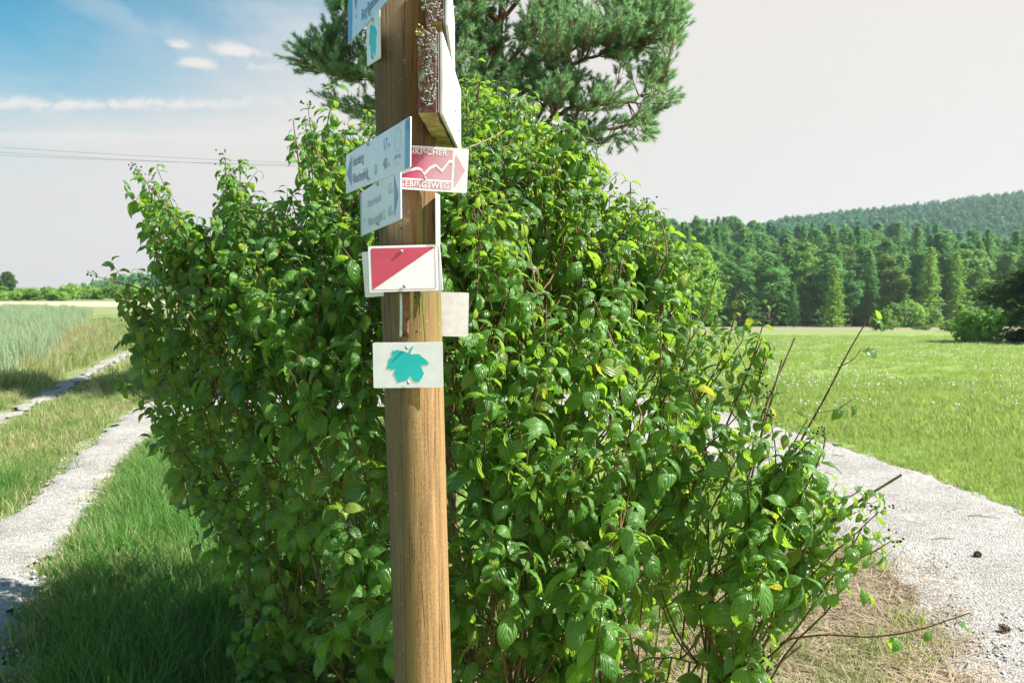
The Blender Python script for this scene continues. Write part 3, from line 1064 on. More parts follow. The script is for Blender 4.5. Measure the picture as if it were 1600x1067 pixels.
prs = np.random.RandomState(21)
cnt = 0
tries = 0
while cnt < 900 and tries < 20000:
    tries += 1
    px, py = prs.uniform(450, 1090), prs.uniform(-120, 295)
    if not inside(PSIL, np.array([px]), np.array([py]))[0]:
        continue
    edge = edge_dist(PSIL, np.array([px]), np.array([py]))[0]
    half = 1.9 * math.sqrt(min(1, edge / 200 + .1))
    y = PINE_Y + prs.uniform(-half, half)
    hole = noise.noise(Vector((px * .011, py * .016, y * .35)))
    if hole < .0 and edge > 14:
        continue
    T = np.array(Py(px, py, y))
    dist = np.linalg.norm(npos - T, axis=1)
    j = int(np.argmin(dist + np.where(npos[:, 2] > T[2] + .1, .5, 0)))
    if dist[j] > 1.7:
        continue
    nb_ = npos[j]
    mid = (nb_ + T) / 2 + np.array([0, 0, -.12 * dist[j]]) + prs.randn(3) * .05
    pts = bez(nb_, mid, T, 7)
    v, f = tube_np(loc_in(pine, pts), np.linspace(.012, .005, 7), 4)
    bagT.add(v, f)
    d = pts[-1] - pts[-3]
    d = d / np.linalg.norm(d) + np.array([0, 0, .45])
    ntuft = prs.randint(9, 14)
    for q in range(ntuft):
        o_ = prs.randn(3) * np.array([1, 1, .6])
        dq = d + o_ * .55
        dq /= np.linalg.norm(dq)
        L = prs.uniform(.10, .17)
        st = pts[-1 - min(4, q // 2)] + prs.randn(3) * .02
        c = st + dq * prs.uniform(.04, .14)
        v, f = tube_np(loc_in(pine, np.array([st, c, c + dq * L])), np.array([.005, .004, .003]), 3)
        bagT.add(v, f)
        v, f = needle_tuft(loc_in(pine, c), dq, L, prs)
        bagN.add(v, f)
    cnt += 1
print("pine sprays", cnt)
tag(link('twigs', bagT.mesh('pine_twigs'), M_pbark, pine), kind='stuff')
tag(link('needles', bagN.mesh('pine_needles', False), M_needle, pine), kind='stuff')

# ------------------------------------------------------------------ dogwood bush
def mat_leaf():
    m, g = new_mat("dogwood_leaf")
    uv = g.n('ShaderNodeTexCoord').outputs['UV']
    sep = g.n('ShaderNodeSeparateXYZ', {0: uv})
    U, V, _ = sep.outputs
    geo = g.n('ShaderNodeNewGeometry')
    oi = g.n('ShaderNodeObjectInfo')
    au = g.m('ABSOLUTE', g.m('SUBTRACT', g.m('MULTIPLY', U, 2.0), 1.0))
    ph = g.m('SUBTRACT', V, g.m('ADD', g.m('MULTIPLY', au, .14), g.m('MULTIPLY', g.m('POWER', au, 1.6), .42)))
    wv = g.m('SINE', g.m('MULTIPLY', ph, 6.283 * 5.2))
    ridge = g.smooth(wv, .55, 1.0)
    mid = g.smooth(au, .10, .02)
    vein = g.m('MAXIMUM', g.m('MULTIPLY', ridge, g.smooth(au, 1.0, .75)), mid)
    r = g.m('FRACT', g.m('ADD', geo.outputs['Random Per Island'], oi.outputs['Random']))
    nz = g.noise(geo.outputs['Position'], 1.1, 2, .5)
    v2 = g.m('ADD', g.m('MULTIPLY', r, .55), g.m('MULTIPLY', g.smooth(nz, .3, .7), .45))
    c = g.mix(v2, (.018, .085, .022, 1), (.145, .33, .07, 1))
    yel = g.smooth(r, .93, .985)
    c = g.mix(g.m('MULTIPLY', yel, .7), c, (.20, .26, .03, 1))
    c = g.mix(g.m('MULTIPLY', g.smooth(r, .012, .008), g.smooth(au, .2, .9)), c, (.16, .07, .03, 1))
    spots = g.smooth(g.noise(geo.outputs['Position'], 120, 2, .5), .70, .76)
    c = g.mix(g.m('MULTIPLY', spots, .6), c, (.12, .07, .03, 1))
    c = g.mix(g.m('MULTIPLY', vein, .5), c, (.17, .29, .07, 1))
    c = g.mix(g.m('MULTIPLY', geo.outputs['Backfacing'], .55), c, (.14, .24, .085, 1))
    hgt = g.m('ADD', g.m('MULTIPLY', wv, -.5), g.m('MULTIPLY', mid, -.8))
    bp = g.n('ShaderNodeBump', {'Strength': .8, 'Distance': .0026, 'Height': hgt})
    b = g.n('ShaderNodeBsdfPrincipled', {'Base Color': c, 'Roughness': .30, 'Specular IOR Level': .6, 'Coat Weight': .14, 'Coat Roughness': .3, 'Normal': bp.outputs[0]})
    tc = g.mix(yel, (.50, .82, .06, 1), (.78, .76, .07, 1))
    tc = g.mix(g.m('MULTIPLY', vein, .35), tc, (.16, .30, .03, 1))
    t = g.n('ShaderNodeBsdfTranslucent', {0: tc, 'Normal': bp.outputs[0]})
    mx = g.n('ShaderNodeMixShader', {0: .40, 1: b.outputs[0], 2: t.outputs[0]})
    finish(g, mx.outputs[0])
    return m


M_leaf = mat_leaf()
M_twig = simple("reddish_twig", (.15, .085, .045), .6, 0, .3, 40, .45)
M_stem = simple("dogwood_bark", (.30, .225, .15), .85, 0, .2, 30, .4, .3)
M_berry = simple("dark_berry", (.015, .03, .012), .3, 0, .5)


def leaf_shape(seed):
    rs_ = np.random.RandomState(seed)
    curl = rs_.uniform(1.2, 2.5)
    fold = rs_.uniform(.15, .55)
    tw = rs_.randn() * .25
    W = rs_.uniform(.43, .54)
    nt, nu = 7, 4
    t = np.concatenate([[-.13], np.linspace(0, 1, nt)])
    wd = np.where(t < 0, .010, W * .5 * np.clip(np.sin(np.pi * np.clip(t, 0, 1) ** .78), 0, 1) ** .85 * (1 - .25 * np.clip(t, 0, 1) ** 3))
    wd[1] = .03
    wd[-1] = .004
    wd[-2] *= .72
    ang = .25 - curl * np.clip(t, 0, 1) ** .85
    dt = np.diff(t, prepend=t[0])
    yc = np.cumsum(np.cos(ang) * dt)
    zc = np.cumsum(np.sin(ang) * dt)
    yc -= yc[0]
    zc -= zc[0]
    u = np.linspace(-1, 1, nu + 1)
    V = []
    UV = []
    for i in range(len(t)):
        nrm = np.array([0, -math.sin(ang[i]), math.cos(ang[i])])
        c = np.array([0, yc[i], zc[i]])
        a = tw * max(0, t[i])
        for k in u:
            lat = k * wd[i]
            up = abs(k) * wd[i] * math.tan(fold) - (abs(k) ** 3) * wd[i] * .45
            rip = .02 * math.sin(i * 2.4 + seed + (1 if k > 0 else 0)) * abs(k) ** 2 * (t[i] > 0)
            x = lat * math.cos(a)
            V.append(c + np.array([x, 0, 0]) + nrm * (up + rip + lat * math.sin(a)))
            UV.append((k * .5 + .5, max(0, t[i])))
    n_ = nu + 1
    f = [(i * n_ + j, i * n_ + j + 1, (i + 1) * n_ + j + 1, (i + 1) * n_ + j) for i in range(len(t) - 1) for j in range(nu)]
    return np.array(V), np.array(f), np.array(UV)


LV = [leaf_shape(s) for s in range(12)]
BSIL = [(168, 470), (180, 455), (228, 440), (250, 400), (222, 370), (222, 345), (255, 355), (235, 320), (212, 285), (240, 262), (275, 300), (300, 335), (340, 345), (335, 300), (335, 255), (375, 250), (392, 295), (440, 305), (462, 292),
        (470, 240), (455, 190), (490, 165), (520, 160), (560, 172), (590, 160), (640, 150), (700, 118), (745, 98), (790, 130), (850, 165), (905, 190), (925, 235), (945, 280), (965, 300), (1005, 305), (1035, 335), (1060, 380),
        (1085, 425), (1095, 480), (1160, 500), (1210, 520), (1215, 570), (1225, 610), (1265, 650), (1290, 690), (1285, 735), (1320, 760), (1365, 790), (1375, 840), (1340, 885), (1290, 920), (1245, 965), (1200, 1010), (1190, 1090),
        (1000, 1180), (600, 1180), (420, 1130), (350, 1000), (375, 920), (335, 850), (300, 770), (255, 700), (232, 640), (205, 590), (215, 555), (185, 500)]


def dmid(px, py):
    m = np.interp(px, [160, 450, 750, 1050, 1250, 1400], [3.35, 3.25, 3.05, 2.75, 2.35, 2.25])
    return m + np.interp(py, [80, 500, 900, 1100], [.12, .05, -.12, -.15])


def dhalf(px, py, e):
    return np.interp(px, [160, 450, 750, 1000, 1250, 1400], [.8, 1.05, .98, .72, .28, .12]) * math.sqrt(min(1, e / 230 + .03))


brs = np.random.RandomState(33)
tips = []
tries = 0
while len(tips) < 1080 and tries < 40000:
    tries += 1
    px, py = brs.uniform(150, 1420), brs.uniform(90, 1150)
    if tries % 3 == 0:
        py = brs.uniform(90, 480)
    if not inside(BSIL, np.array([px]), np.array([py]))[0]:
        continue
    e = edge_dist(BSIL, np.array([px]), np.array([py]))[0]
    if e < 9:
        continue
    m_, h_ = dmid(px, py), dhalf(px, py, e)
    q = brs.rand() ** 1.35 if brs.rand() < .8 else brs.rand()
    y = m_ - h_ + 2 * h_ * q
    if 540 < px < 760 and y < 2.08:
        continue
    # dark open pocket low on the left, where one sees in under the bush
    if px > 950 and py > 560 and brs.rand() < np.interp(px, [950, 1150], [.30, .50]):
        continue
    if px < 600 and py > 760 and brs.rand() < .30:
        continue
    T = np.array(Py(px, py, y))
    if e > 40 and noise.noise(Vector((T[0] * 3.4, T[1] * 3.0, T[2] * 2.2))) < np.interp(px, [500, 1000], [-.12, -.03]) - (.14 if py < 420 else 0):
        continue
    if T[2] < .16:
        continue
    tips.append((T, px, py, y, q, e))
tipP = np.array([t[0] for t in tips])
bush = empty("dogwood_bush", (.05, 3.3, 0), "big leafy dogwood bush with arching shoots directly behind the wooden post", "bush")
boff = np.array(bush.location)

# main stems
chosen = [int(np.argmax(tipP[:, 2]))]
dm = np.linalg.norm(tipP - tipP[chosen[0]], axis=1)
while len(chosen) < 70:
    j = int(np.argmax(dm))
    chosen.append(j)
    dm = np.minimum(dm, np.linalg.norm(tipP - tipP[j], axis=1))
snodes, srad = [], []


def add_stem(pts, r0, r1, mat_=None, name='stem', sides=6):
    v, f = tube_np(np.asarray(pts) - boff, np.linspace(r0, r1, len(pts)), sides)
    link(name, np_mesh(name, v, f), mat_ or M_stem, bush)


for j in chosen:
    T = tipP[j]
    a = brs.rand() * 6.28
    if T[0] > .75 and T[1] < 2.7:
        b0 = np.array([.80 + brs.randn() * .06, 2.78 + brs.randn() * .08, -.02])
    else:
        b0 = np.array([.05 + T[0] * .42 + math.cos(a) * .22, 3.3 + (T[1] - 3.2) * .45 + math.sin(a) * .22, -.02])
    mid = np.array([b0[0] * .75 + T[0] * .25, b0[1] * .75 + T[1] * .25, T[2] * .58]) + brs.randn(3) * .05
    pts = bez(b0, mid, T - np.array([0, 0, .05]), 22)
    pts[1:-1] += np.cumsum(brs.randn(20, 3) * .004, 0) * np.sin(np.linspace(0, 3.14, 20))[:, None]
    add_stem(pts, brs.uniform(.005, .0105), .002)
    snodes += list(pts[3:-1])
snodes = np.array(snodes)

twig = Bag()
leaves = []        # (pos, y axis, z axis, scale, variant, depth, front)
berries = []


def add_leaf(p, s_dir, out, size, front=0.0):
    up = np.array([0, 0, 1.0])
    yv = out * .85 + s_dir * .15 + up * (-.28 + .28 * brs.randn())
    yv /= np.linalg.norm(yv)
    zv = up + out * .4 + np.array([.2, -.15, 0]) + brs.randn(3) * .42
    zv = zv - yv * zv.dot(yv)
    zv /= np.linalg.norm(zv)
    leaves.append((p, yv, zv, size, brs.randint(len(LV)), p[1], front))


def leafy_shoot(pts, r0, r1, size, spacing=.055, front=0.0, start=.15, dropout=.08, side=True, term=True):
    pts = np.asarray(pts)
    v, f = tube_np(pts - boff, np.linspace(r0, r1, len(pts)), 4)
    twig.add(v, f)
    seg = np.linalg.norm(np.diff(pts, axis=0), axis=1)
    cum = np.concatenate([[0], np.cumsum(seg)])
    L = cum[-1]
    s = L * start + brs.rand() * spacing
    k = brs.randint(2)
    ph = brs.rand() * 3.14
    while s < L:
        c = np.array([np.interp(s, cum, pts[:, i]) for i in range(3)])
        j = min(len(seg) - 1, int(np.searchsorted(cum, s)) - 1)
        d = pts[j + 1] - pts[j]
        d /= np.linalg.norm(d)
        a = np.cross(d, [.1, .3, 1.0] if abs(d[2]) < .9 else [1.0, .2, 0])
        a /= np.linalg.norm(a)
        b = np.cross(d, a)
        th = ph + k * 1.57 + brs.randn() * .2
        o = a * math.cos(th) + b * math.sin(th)
        fr = s / L
        sz = size * (1.0 - .35 * fr ** 3) * brs.uniform(.58, 1.18)
        for sg in (1, -1):
            if brs.rand() > dropout:
                add_leaf(c, d, o * sg, sz, front)
        if side and brs.rand() < .30 and fr < .8:
            sd_ = o * .8 + d * .7 + np.array([0, 0, .25])
            sd_ /= np.linalg.norm(sd_)
            l2 = brs.uniform(.07, .16)
            leafy_shoot(bez(c, c + sd_ * l2 * .5 + np.array([0, 0, -.01]), c + sd_ * l2, 4), r1 * .9, r1 * .6, size * .9, spacing * .85, front, .35, dropout, False, True)
        s += spacing * brs.uniform(.8, 1.25)
        k += 1
    if term:
        d = pts[-1] - pts[-2]
        d /= np.linalg.norm(d)
        a = np.cross(d, [.3, 1, .1])
        a /= np.linalg.norm(a)
        for sg in (1, -1):
            add_leaf(pts[-1], d, a * sg + d * .6, size * brs.uniform(.45, .75), front)
        if side and brs.rand() < .22:
            berries.append((pts[-1], d))


for (T, px, py, y, q, e) in tips:
    outw = T - np.array([.05, 3.4, .2])
    outw /= np.linalg.norm(outw)
    d = outw * .75 + np.array([0, 0, .75]) + brs.randn(3) * .28
    d /= np.linalg.norm(d)
    L = brs.uniform(.22, .42)
    B = T - d * L
    if B[2] < .06:
        B[2] = .06
    hd = np.hypot(snodes[:, 0] - B[0], snodes[:, 1] - B[1])
    dist = hd * 1.5 + np.abs(B[2] - snodes[:, 2]) + np.where(B[2] - snodes[:, 2] < .9 * hd, .5, 0)
    j = int(np.argmin(dist))
    nb_ = snodes[j]
    if hd[j] > .30:
        continue
    if np.linalg.norm(nb_ - B) > .03:
        pts = bez(nb_, np.array([nb_[0] * .4 + B[0] * .6, nb_[1] * .4 + B[1] * .6, nb_[2] * .75 + B[2] * .25]) + brs.randn(3) * .02, B, 8)
        v, f = tube_np(pts - boff, np.linspace(.0036, .0026, 8), 4)
        twig.add(v, f)
    sz = brs.uniform(.080, .118) * np.interp(py, [100, 400, 900], [.80, .90, 1.14])
    pts = bez(B, B + d * L * .5 + outw * .02, T, 6)
    leafy_shoot(pts, .003, .0016, sz, brs.uniform(.040, .054), 1 - q)

# special shoots seen one by one in the photograph
def sp(pxs, y0, y1, r0, r1, n=12):
    q = np.array([tuple(Py(x, y, y0 + (y1 - y0) * i / (len(pxs) - 1))) for i, (x, y) in enumerate(pxs)])
    t_ = np.linspace(0, len(q) - 1, n)
    qs = np.stack([np.interp(t_, range(len(q)), q[:, k]) for k in range(3)], 1)
    qs[1:-1] = (qs[:-2] + 2 * qs[1:-1] + qs[2:]) / 4
    return qs


def hang_leaf(px, py, y, size, out=(0.3, -.3, 0)):
    p = np.array(Py(px, py, y))
    o = np.array(out, dtype=float)
    o /= np.linalg.norm(o)
    add_leaf(p, np.array([0, 0, -.6]), o, size, 1.0)


add_stem(sp([(1165, 1120), (1195, 960), (1240, 860), (1330, 790), (1408, 742)], 2.75, 2.2, 0, 0, 16), .0065, .0036, M_stem)
add_stem(sp([(1158, 1120), (1175, 1000), (1205, 830), (1228, 730), (1290, 620), (1325, 550), (1366, 482)], 2.75, 2.25, 0, 0, 22), .0058, .0016, M_twig)
add_stem(sp([(1120, 1110), (1140, 860), (1185, 660), (1242, 528)], 2.8, 2.4, 0, 0, 18), .0055, .0026, M_stem)
add_stem(sp([(1130, 1110), (1150, 850), (1190, 680), (1222, 562)], 2.8, 2.42, 0, 0, 14), .005, .0026, M_stem)
add_stem(sp([(1180, 1100), (1215, 1000), (1290, 990), (1360, 996), (1430, 986), (1516, 957)], 2.6, 2.15, 0, 0, 20), .0042, .0016, M_twig)
add_stem(sp([(1185, 1100), (1230, 1010), (1290, 960), (1310, 930)], 2.6, 2.3, 0, 0, 8), .004, .0025, M_twig)
add_stem(sp([(1150, 1080), (1200, 1050), (1252, 1008)], 2.6, 2.35, 0, 0, 8), .004, .003, M_stem)
add_stem(sp([(1210, 860), (1290, 700), (1288, 668)], 2.35, 2.35, 0, 0, 8), .003, .002, M_twig)
add_stem(sp([(1275, 645), (1310, 640), (1330, 625)], 2.27, 2.25, 0, 0, 6), .0016, .001, M_twig, 'side_twig', 4)
add_stem(sp([(1308, 575), (1335, 562), (1345, 545)], 2.26, 2.25, 0, 0, 6), .0015, .001, M_twig, 'side_twig', 4)
add_stem(sp([(690, 245), (730, 232), (765, 218), (788, 204)], 2.2, 2.3, 0, 0, 8), .0024, .0018, M_stem, 'side_twig', 5)
for a_ in [(1364, 484, 2.25, .058, (.6, .1, 0)), (1358, 498, 2.25, .066, (.5, -.3, 0)), (1345, 548, 2.25, .060, (.35, -.2, 0)), (1330, 628, 2.25, .052, (.2, -.4, 0)), (1318, 636, 2.25, .056, (-.3, -.2, 0)),
           (1395, 992, 2.22, .06, (.1, -.4, 0)), (1402, 992, 2.22, .06, (-.3, -.2, 0)), (1452, 982, 2.19, .05, (-.2, -.4, 0)), (1490, 972, 2.17, .062, (.6, -.1, 0)), (1262, 690, 2.3, .085, (.0, -.5, 0)), (1255, 690, 2.3, .06, (.6, -.1, 0)),
           (1345, 915, 2.2, .06, (.1, -.4, 0)), (1352, 925, 2.2, .055, (.2, -.1, 0)), (1308, 925, 2.25, .06, (-.3, -.4, 0))]:
    hang_leaf(*a_)
for pts_, y0, y1, sz, sp_ in [
    ([(1160, 900), (1200, 760), (1235, 700), (1262, 655)], 2.45, 2.3, .07, .06), ([(1150, 800), (1185, 700), (1200, 620)], 2.5, 2.35, .07, .055), ([(1190, 860), (1240, 760), (1275, 690)], 2.45, 2.3, .072, .055), ([(1130, 760), (1160, 660), (1180, 590)], 2.5, 2.4, .072, .055),
    ([(1200, 930), (1262, 850), (1330, 790), (1368, 772)], 2.45, 2.2, .074, .040), ([(1215, 900), (1290, 800), (1345, 765)], 2.4, 2.2, .07, .038), ([(1200, 960), (1290, 895), (1360, 865), (1392, 845)], 2.45, 2.15, .078, .05),
    ([(1190, 1000), (1250, 900), (1320, 850), (1372, 800)], 2.5, 2.2, .074, .042), ([(1170, 980), (1215, 880), (1260, 790), (1240, 740)], 2.5, 2.3, .08, .05), ([(1150, 940), (1190, 820), (1215, 720), (1205, 660)], 2.5, 2.35, .08, .05),
    ([(1175, 1030), (1230, 960), (1280, 920)], 2.5, 2.3, .076, .05), ([(1120, 700), (1170, 580), (1192, 508)], 2.5, 2.45, .072, .06), ([(1080, 640), (1130, 560), (1155, 470)], 2.55, 2.5, .06, .06),
    ([(1060, 560), (1100, 500), (1118, 440)], 2.6, 2.6, .04, .09), ([(1010, 470), (1045, 400), (1030, 330)], 2.6, 2.6, .06, .05), ([(960, 400), (985, 330), (985, 285)], 2.7, 2.7, .055, .07),
    ([(930, 330), (940, 270), (932, 235)], 2.8, 2.85, .06, .05), ([(860, 300), (890, 230), (905, 190)], 2.8, 2.8, .062, .05), ([(730, 260), (748, 170), (745, 96)], 2.8, 2.8, .06, .05), ([(790, 260), (800, 180), (790, 130)], 2.8, 2.8, .06, .05),
    ([(340, 420), (270, 340), (215, 268)], 3.2, 3.1, .078, .05), ([(350, 440), (285, 360), (245, 262)], 3.2, 3.15, .08, .05), ([(350, 400), (356, 320), (352, 250)], 3.2, 3.2, .07, .045), ([(365, 400), (375, 320), (375, 262)], 3.2, 3.2, .07, .05),
    ([(290, 500), (220, 450), (150, 432)], 3.2, 3.1, .07, .055), ([(280, 530), (215, 480), (178, 455)], 3.2, 3.1, .07, .045), ([(340, 720), (260, 650), (192, 598)], 3.1, 2.9, .07, .05), ([(330, 760), (280, 700), (225, 640)], 3.1, 2.95, .07, .05),
    ([(500, 260), (485, 200), (482, 172)], 3.1, 3.1, .06, .045), ([(470, 280), (462, 220), (458, 188)], 3.1, 3.1, .06, .045), ([(260, 470), (250, 410), (228, 350)], 3.2, 3.2, .07, .05),
    ([(560, 920), (545, 870), (530, 830)], 2.3, 2.12, .085, .035), ([(590, 900), (560, 860), (545, 825)], 2.3, 2.1, .085, .035), ([(760, 780), (740, 720), (735, 670)], 2.3, 2.12, .085, .045), ([(780, 790), (770, 740), (790, 690)], 2.3, 2.15, .085, .045),
    ([(560, 420), (530, 380), (520, 350)], 2.4, 2.25, .07, .05), ([(520, 640), (545, 560), (570, 490)], 2.5, 2.2, .08, .05), ([(480, 560), (440, 500), (395, 460)], 2.8, 2.55, .085, .05)]:
    leafy_shoot(sp(pts_, y0, y1, 0, 0, 10), .0032, .0016, sz, sp_, 1.0, .1, .05)
    if brs.rand() < .35:
        e_ = sp(pts_, y0, y1, 0, 0, 10)
        berries.append((e_[-1], e_[-1] - e_[-2]))

print("leaves", len(leaves), "stems", len(chosen), "tips", len(tips))
tag(link('twigs', twig.mesh('dogwood_twigs'), M_twig, bush), kind='stuff')
# berries
bb = Bag()
bmb = bmesh.new()
bmesh.ops.create_icosphere(bmb, subdivisions=1, radius=1)
bv = np.array([v_.co[:] for v_ in bmb.verts])
bf = np.array([[v_.index for v_ in f_.verts] for f_ in bmb.faces])
bmb.free()
for (p, d) in berries:
    d = np.asarray(d) / (np.linalg.norm(d) + 1e-9)
    for k in range(brs.randint(7, 14)):
        c = np.asarray(p) + d * brs.uniform(.015, .035) + brs.randn(3) * np.array([.014, .014, .009])
        bb.add(bv * brs.uniform(.0030, .0042) + c - boff, bf)
        a_ = np.asarray(p) - boff
        e_ = c - boff
        o_ = np.array([.0004, .0003, 0])
        bb.add(np.array([a_ - o_, a_ + o_, e_]), np.array([[0, 1, 2]]))
tag(link('berries', bb.mesh('dogwood_berries'), M_berry, bush), kind='stuff')

# leaves: the 300 that show largest are parts of their own, the rest one mass
P_ = np.array([l[0] for l in leaves])
Yv = np.array([l[1] for l in leaves])
Zv = np.array([l[2] for l in leaves])
Xv = np.cross(Yv, Zv)
Sz = np.array([l[3] for l in leaves])
Vr = np.array([l[4] for l in leaves])
Fr = np.array([l[6] for l in leaves])
rel = P_ - np.array([0, 0, EYE])
ppx = 800 + F * rel[:, 0] / rel[:, 1]
ppy = 458 - F * rel[:, 2] / rel[:, 1]
infr = (ppx > 20) & (ppx < 1580) & (ppy > 10) & (ppy < 1050) & ~((ppx > 590) & (ppx < 705) & (P_[:, 1] > 1.75))
# nearest leaf per 26 px cell counts as being in front
score = np.where(infr, Sz / P_[:, 1], 0)
cellk = (ppx // 22).astype(int) * 1000 + (ppy // 22).astype(int)
order = np.argsort(P_[:, 1])
seen, frontm = set(), np.zeros(len(P_), dtype=bool)
for i in order:
    if cellk[i] not in seen and infr[i]:
        seen.add(cellk[i])
        frontm[i] = True
score = np.where(frontm, score, 0)
top = set(np.argsort(-score)[:300].tolist())
lmesh = []
for (v, f, uv) in LV:
    me = np_mesh('dogwood_leaf', v, f, uv)
    me.materials.append(M_leaf)
    lmesh.append(me)
bm_ = Matrix.Translation(-Vector(bush.location))
for i in top:
    o = bpy.data.objects.new('leaf', lmesh[Vr[i]])
    C.objects.link(o)
    o.parent = bush
    M = Matrix(((Xv[i][0], Yv[i][0], Zv[i][0], P_[i][0] - boff[0]), (Xv[i][1], Yv[i][1], Zv[i][1], P_[i][1] - boff[1]), (Xv[i][2], Yv[i][2], Zv[i][2], P_[i][2] - boff[2]), (0, 0, 0, 1)))
    o.matrix_local = M @ Matrix.Scale(float(Sz[i]), 4)
rest = np.array([i for i in range(len(P_)) if i not in top])
lb = Bag()
for k, (v, f, uv) in enumerate(LV):
    ii = rest[Vr[rest] == k]
    vv = (v[None, :, 0, None] * Xv[ii][:, None] + v[None, :, 1, None] * Yv[ii][:, None] + v[None, :, 2, None] * Zv[ii][:, None]) * Sz[ii][:, None, None] + (P_[ii] - boff)[:, None]
    ff = (f[None] + (np.arange(len(ii)) * len(v))[:, None, None]).reshape(-1, 4)
    lb.add(vv.reshape(-1, 3), ff, np.tile(uv, (len(ii), 1)))
tag(link('leaves', lb.mesh('dogwood_leaves'), M_leaf, bush), kind='stuff')

#@@PART3

# ------------------------------------------------------------------ wooden post
def mat_post():
    m, g = new_mat("pressure_treated_post")
    oc = g.n('ShaderNodeTexCoord').outputs['Object']
    sep = g.n('ShaderNodeSeparateXYZ', {0: oc})
    X, Y, Z = sep.outputs
    ang = g.m('ARCTAN2', Y, X)
    gr = g.n('ShaderNodeCombineXYZ', {0: g.m('MULTIPLY', ang, .9), 1: g.m('MULTIPLY', Z, .55), 2: 0}).outputs[0]
    n1 = g.noise(gr, 4, 8, .75, .9)
    fine = g.n('ShaderNodeCombineXYZ', {0: g.m('MULTIPLY', ang, 1.0), 1: g.m('MULTIPLY', Z, .12), 2: 0}).outputs[0]
    n2 = g.noise(fine, 34, 4, .7)
    # lathe rings round the post
    rg = g.n('ShaderNodeCombineXYZ', {0: g.m('MULTIPLY', ang, .12), 1: Z, 2: 0}).outputs[0]
    n3 = g.noise(rg, 150, 2, .6)
    c = g.mix(g.smooth(n1, .3, .7), (.17, .095, .038, 1), (.41, .25, .105, 1))
    c = g.mix(g.m('MULTIPLY', g.smooth(n2, .5, .85), .28), c, (.20, .12, .06, 1))
    c = g.mix(g.m('MULTIPLY', g.smooth(n3, .5, .7), .25), c, (.60, .47, .30, 1))
    # upper half: the boards' shade put into the colour as darker brown, plus green algae
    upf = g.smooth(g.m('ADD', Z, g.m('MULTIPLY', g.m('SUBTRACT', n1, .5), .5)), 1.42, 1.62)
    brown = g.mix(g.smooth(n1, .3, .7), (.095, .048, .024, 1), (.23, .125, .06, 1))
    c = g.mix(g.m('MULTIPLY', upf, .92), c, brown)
    na = g.noise(gr, 3.2, 5, .65, .2)
    band = g.m('MULTIPLY', g.smooth(Z, 1.46, 1.53), g.smooth(Z, 1.86, 1.74))
    topg = g.smooth(Z, 1.95, 2.2)
    alg = g.m('MULTIPLY', g.smooth(na, .40, .62), g.m('MAXIMUM', band, g.m('MULTIPLY', topg, .6)))
    c = g.mix(g.m('MULTIPLY', alg, .75), c, (.20, .24, .05, 1))
    gl = g.smooth(g.m('ADD', g.m('MULTIPLY', X, -1.0), g.m('MULTIPLY', g.m('SUBTRACT', n1, .5), .03)), .022, .048)      # left side mixed towards dark grey-brown
    c = g.mix(g.m('MULTIPLY', gl, .65), c, (.13, .105, .08, 1))
    # long drying cracks and knots
    cr = g.n('ShaderNodeCombineXYZ', {0: g.m('ADD', g.m('MULTIPLY', ang, 3.0), g.m('MULTIPLY', g.noise(oc, 6, 3, .6), .18)), 1: g.m('MULTIPLY', Z, .8), 2: 0}).outputs[0]
    vo = g.n('ShaderNodeTexVoronoi', {'Vector': cr, 'Scale': 1.6, 'Randomness': .9}, feature='DISTANCE_TO_EDGE').outputs[0]
    crack = g.m('MULTIPLY', g.smooth(vo, .022, .005), g.smooth(g.noise(gr, 3.1, 3, .6), .44, .54))
    kv = g.n('ShaderNodeCombineXYZ', {0: g.m('MULTIPLY', ang, .066), 1: g.m('MULTIPLY', Z, .8), 2: 0}).outputs[0]
    kn = g.n('ShaderNodeTexVoronoi', {'Vector': kv, 'Scale': 6.5, 'Randomness': 1.0}).outputs['Distance']
    knot = g.smooth(kn, .12, .04)
    ringk = g.m('MULTIPLY', g.smooth(kn, .22, .10), g.smooth(g.m('SINE', g.m('MULTIPLY', kn, 260)), -.2, .8))
    st = g.noise(gr, 1.7, 6, .75, .5)
    c = g.mix(g.m('MULTIPLY', g.smooth(st, .52, .66), .55), c, (.10, .07, .045, 1))
    c = g.mix(g.m('MULTIPLY', g.smooth(g.noise(oc, 70, 3, .7), .62, .72), .35), c, (.42, .38, .32, 1))
    c = g.mix(g.m('MULTIPLY', knot, .7), c, (.16, .085, .04, 1))
    c = g.mix(g.m('MULTIPLY', ringk, .3), c, (.17, .10, .05, 1))
    c = g.mix(g.m('MULTIPLY', crack, .85), c, (.05, .03, .02, 1))
    h = g.m('SUBTRACT', g.m('ADD', g.m('MULTIPLY', n3, .4), g.m('MULTIPLY', n2, .5)), g.m('MULTIPLY', crack, 2.0))
    bp = g.n('ShaderNodeBump', {'Strength': .8, 'Distance': .002, 'Height': h})
    b = g.n('ShaderNodeBsdfPrincipled', {'Base Color': c, 'Roughness': .8, 'Specular IOR Level': .2, 'Normal': bp.outputs[0]})
    finish(g, b.outputs[0])
    return m


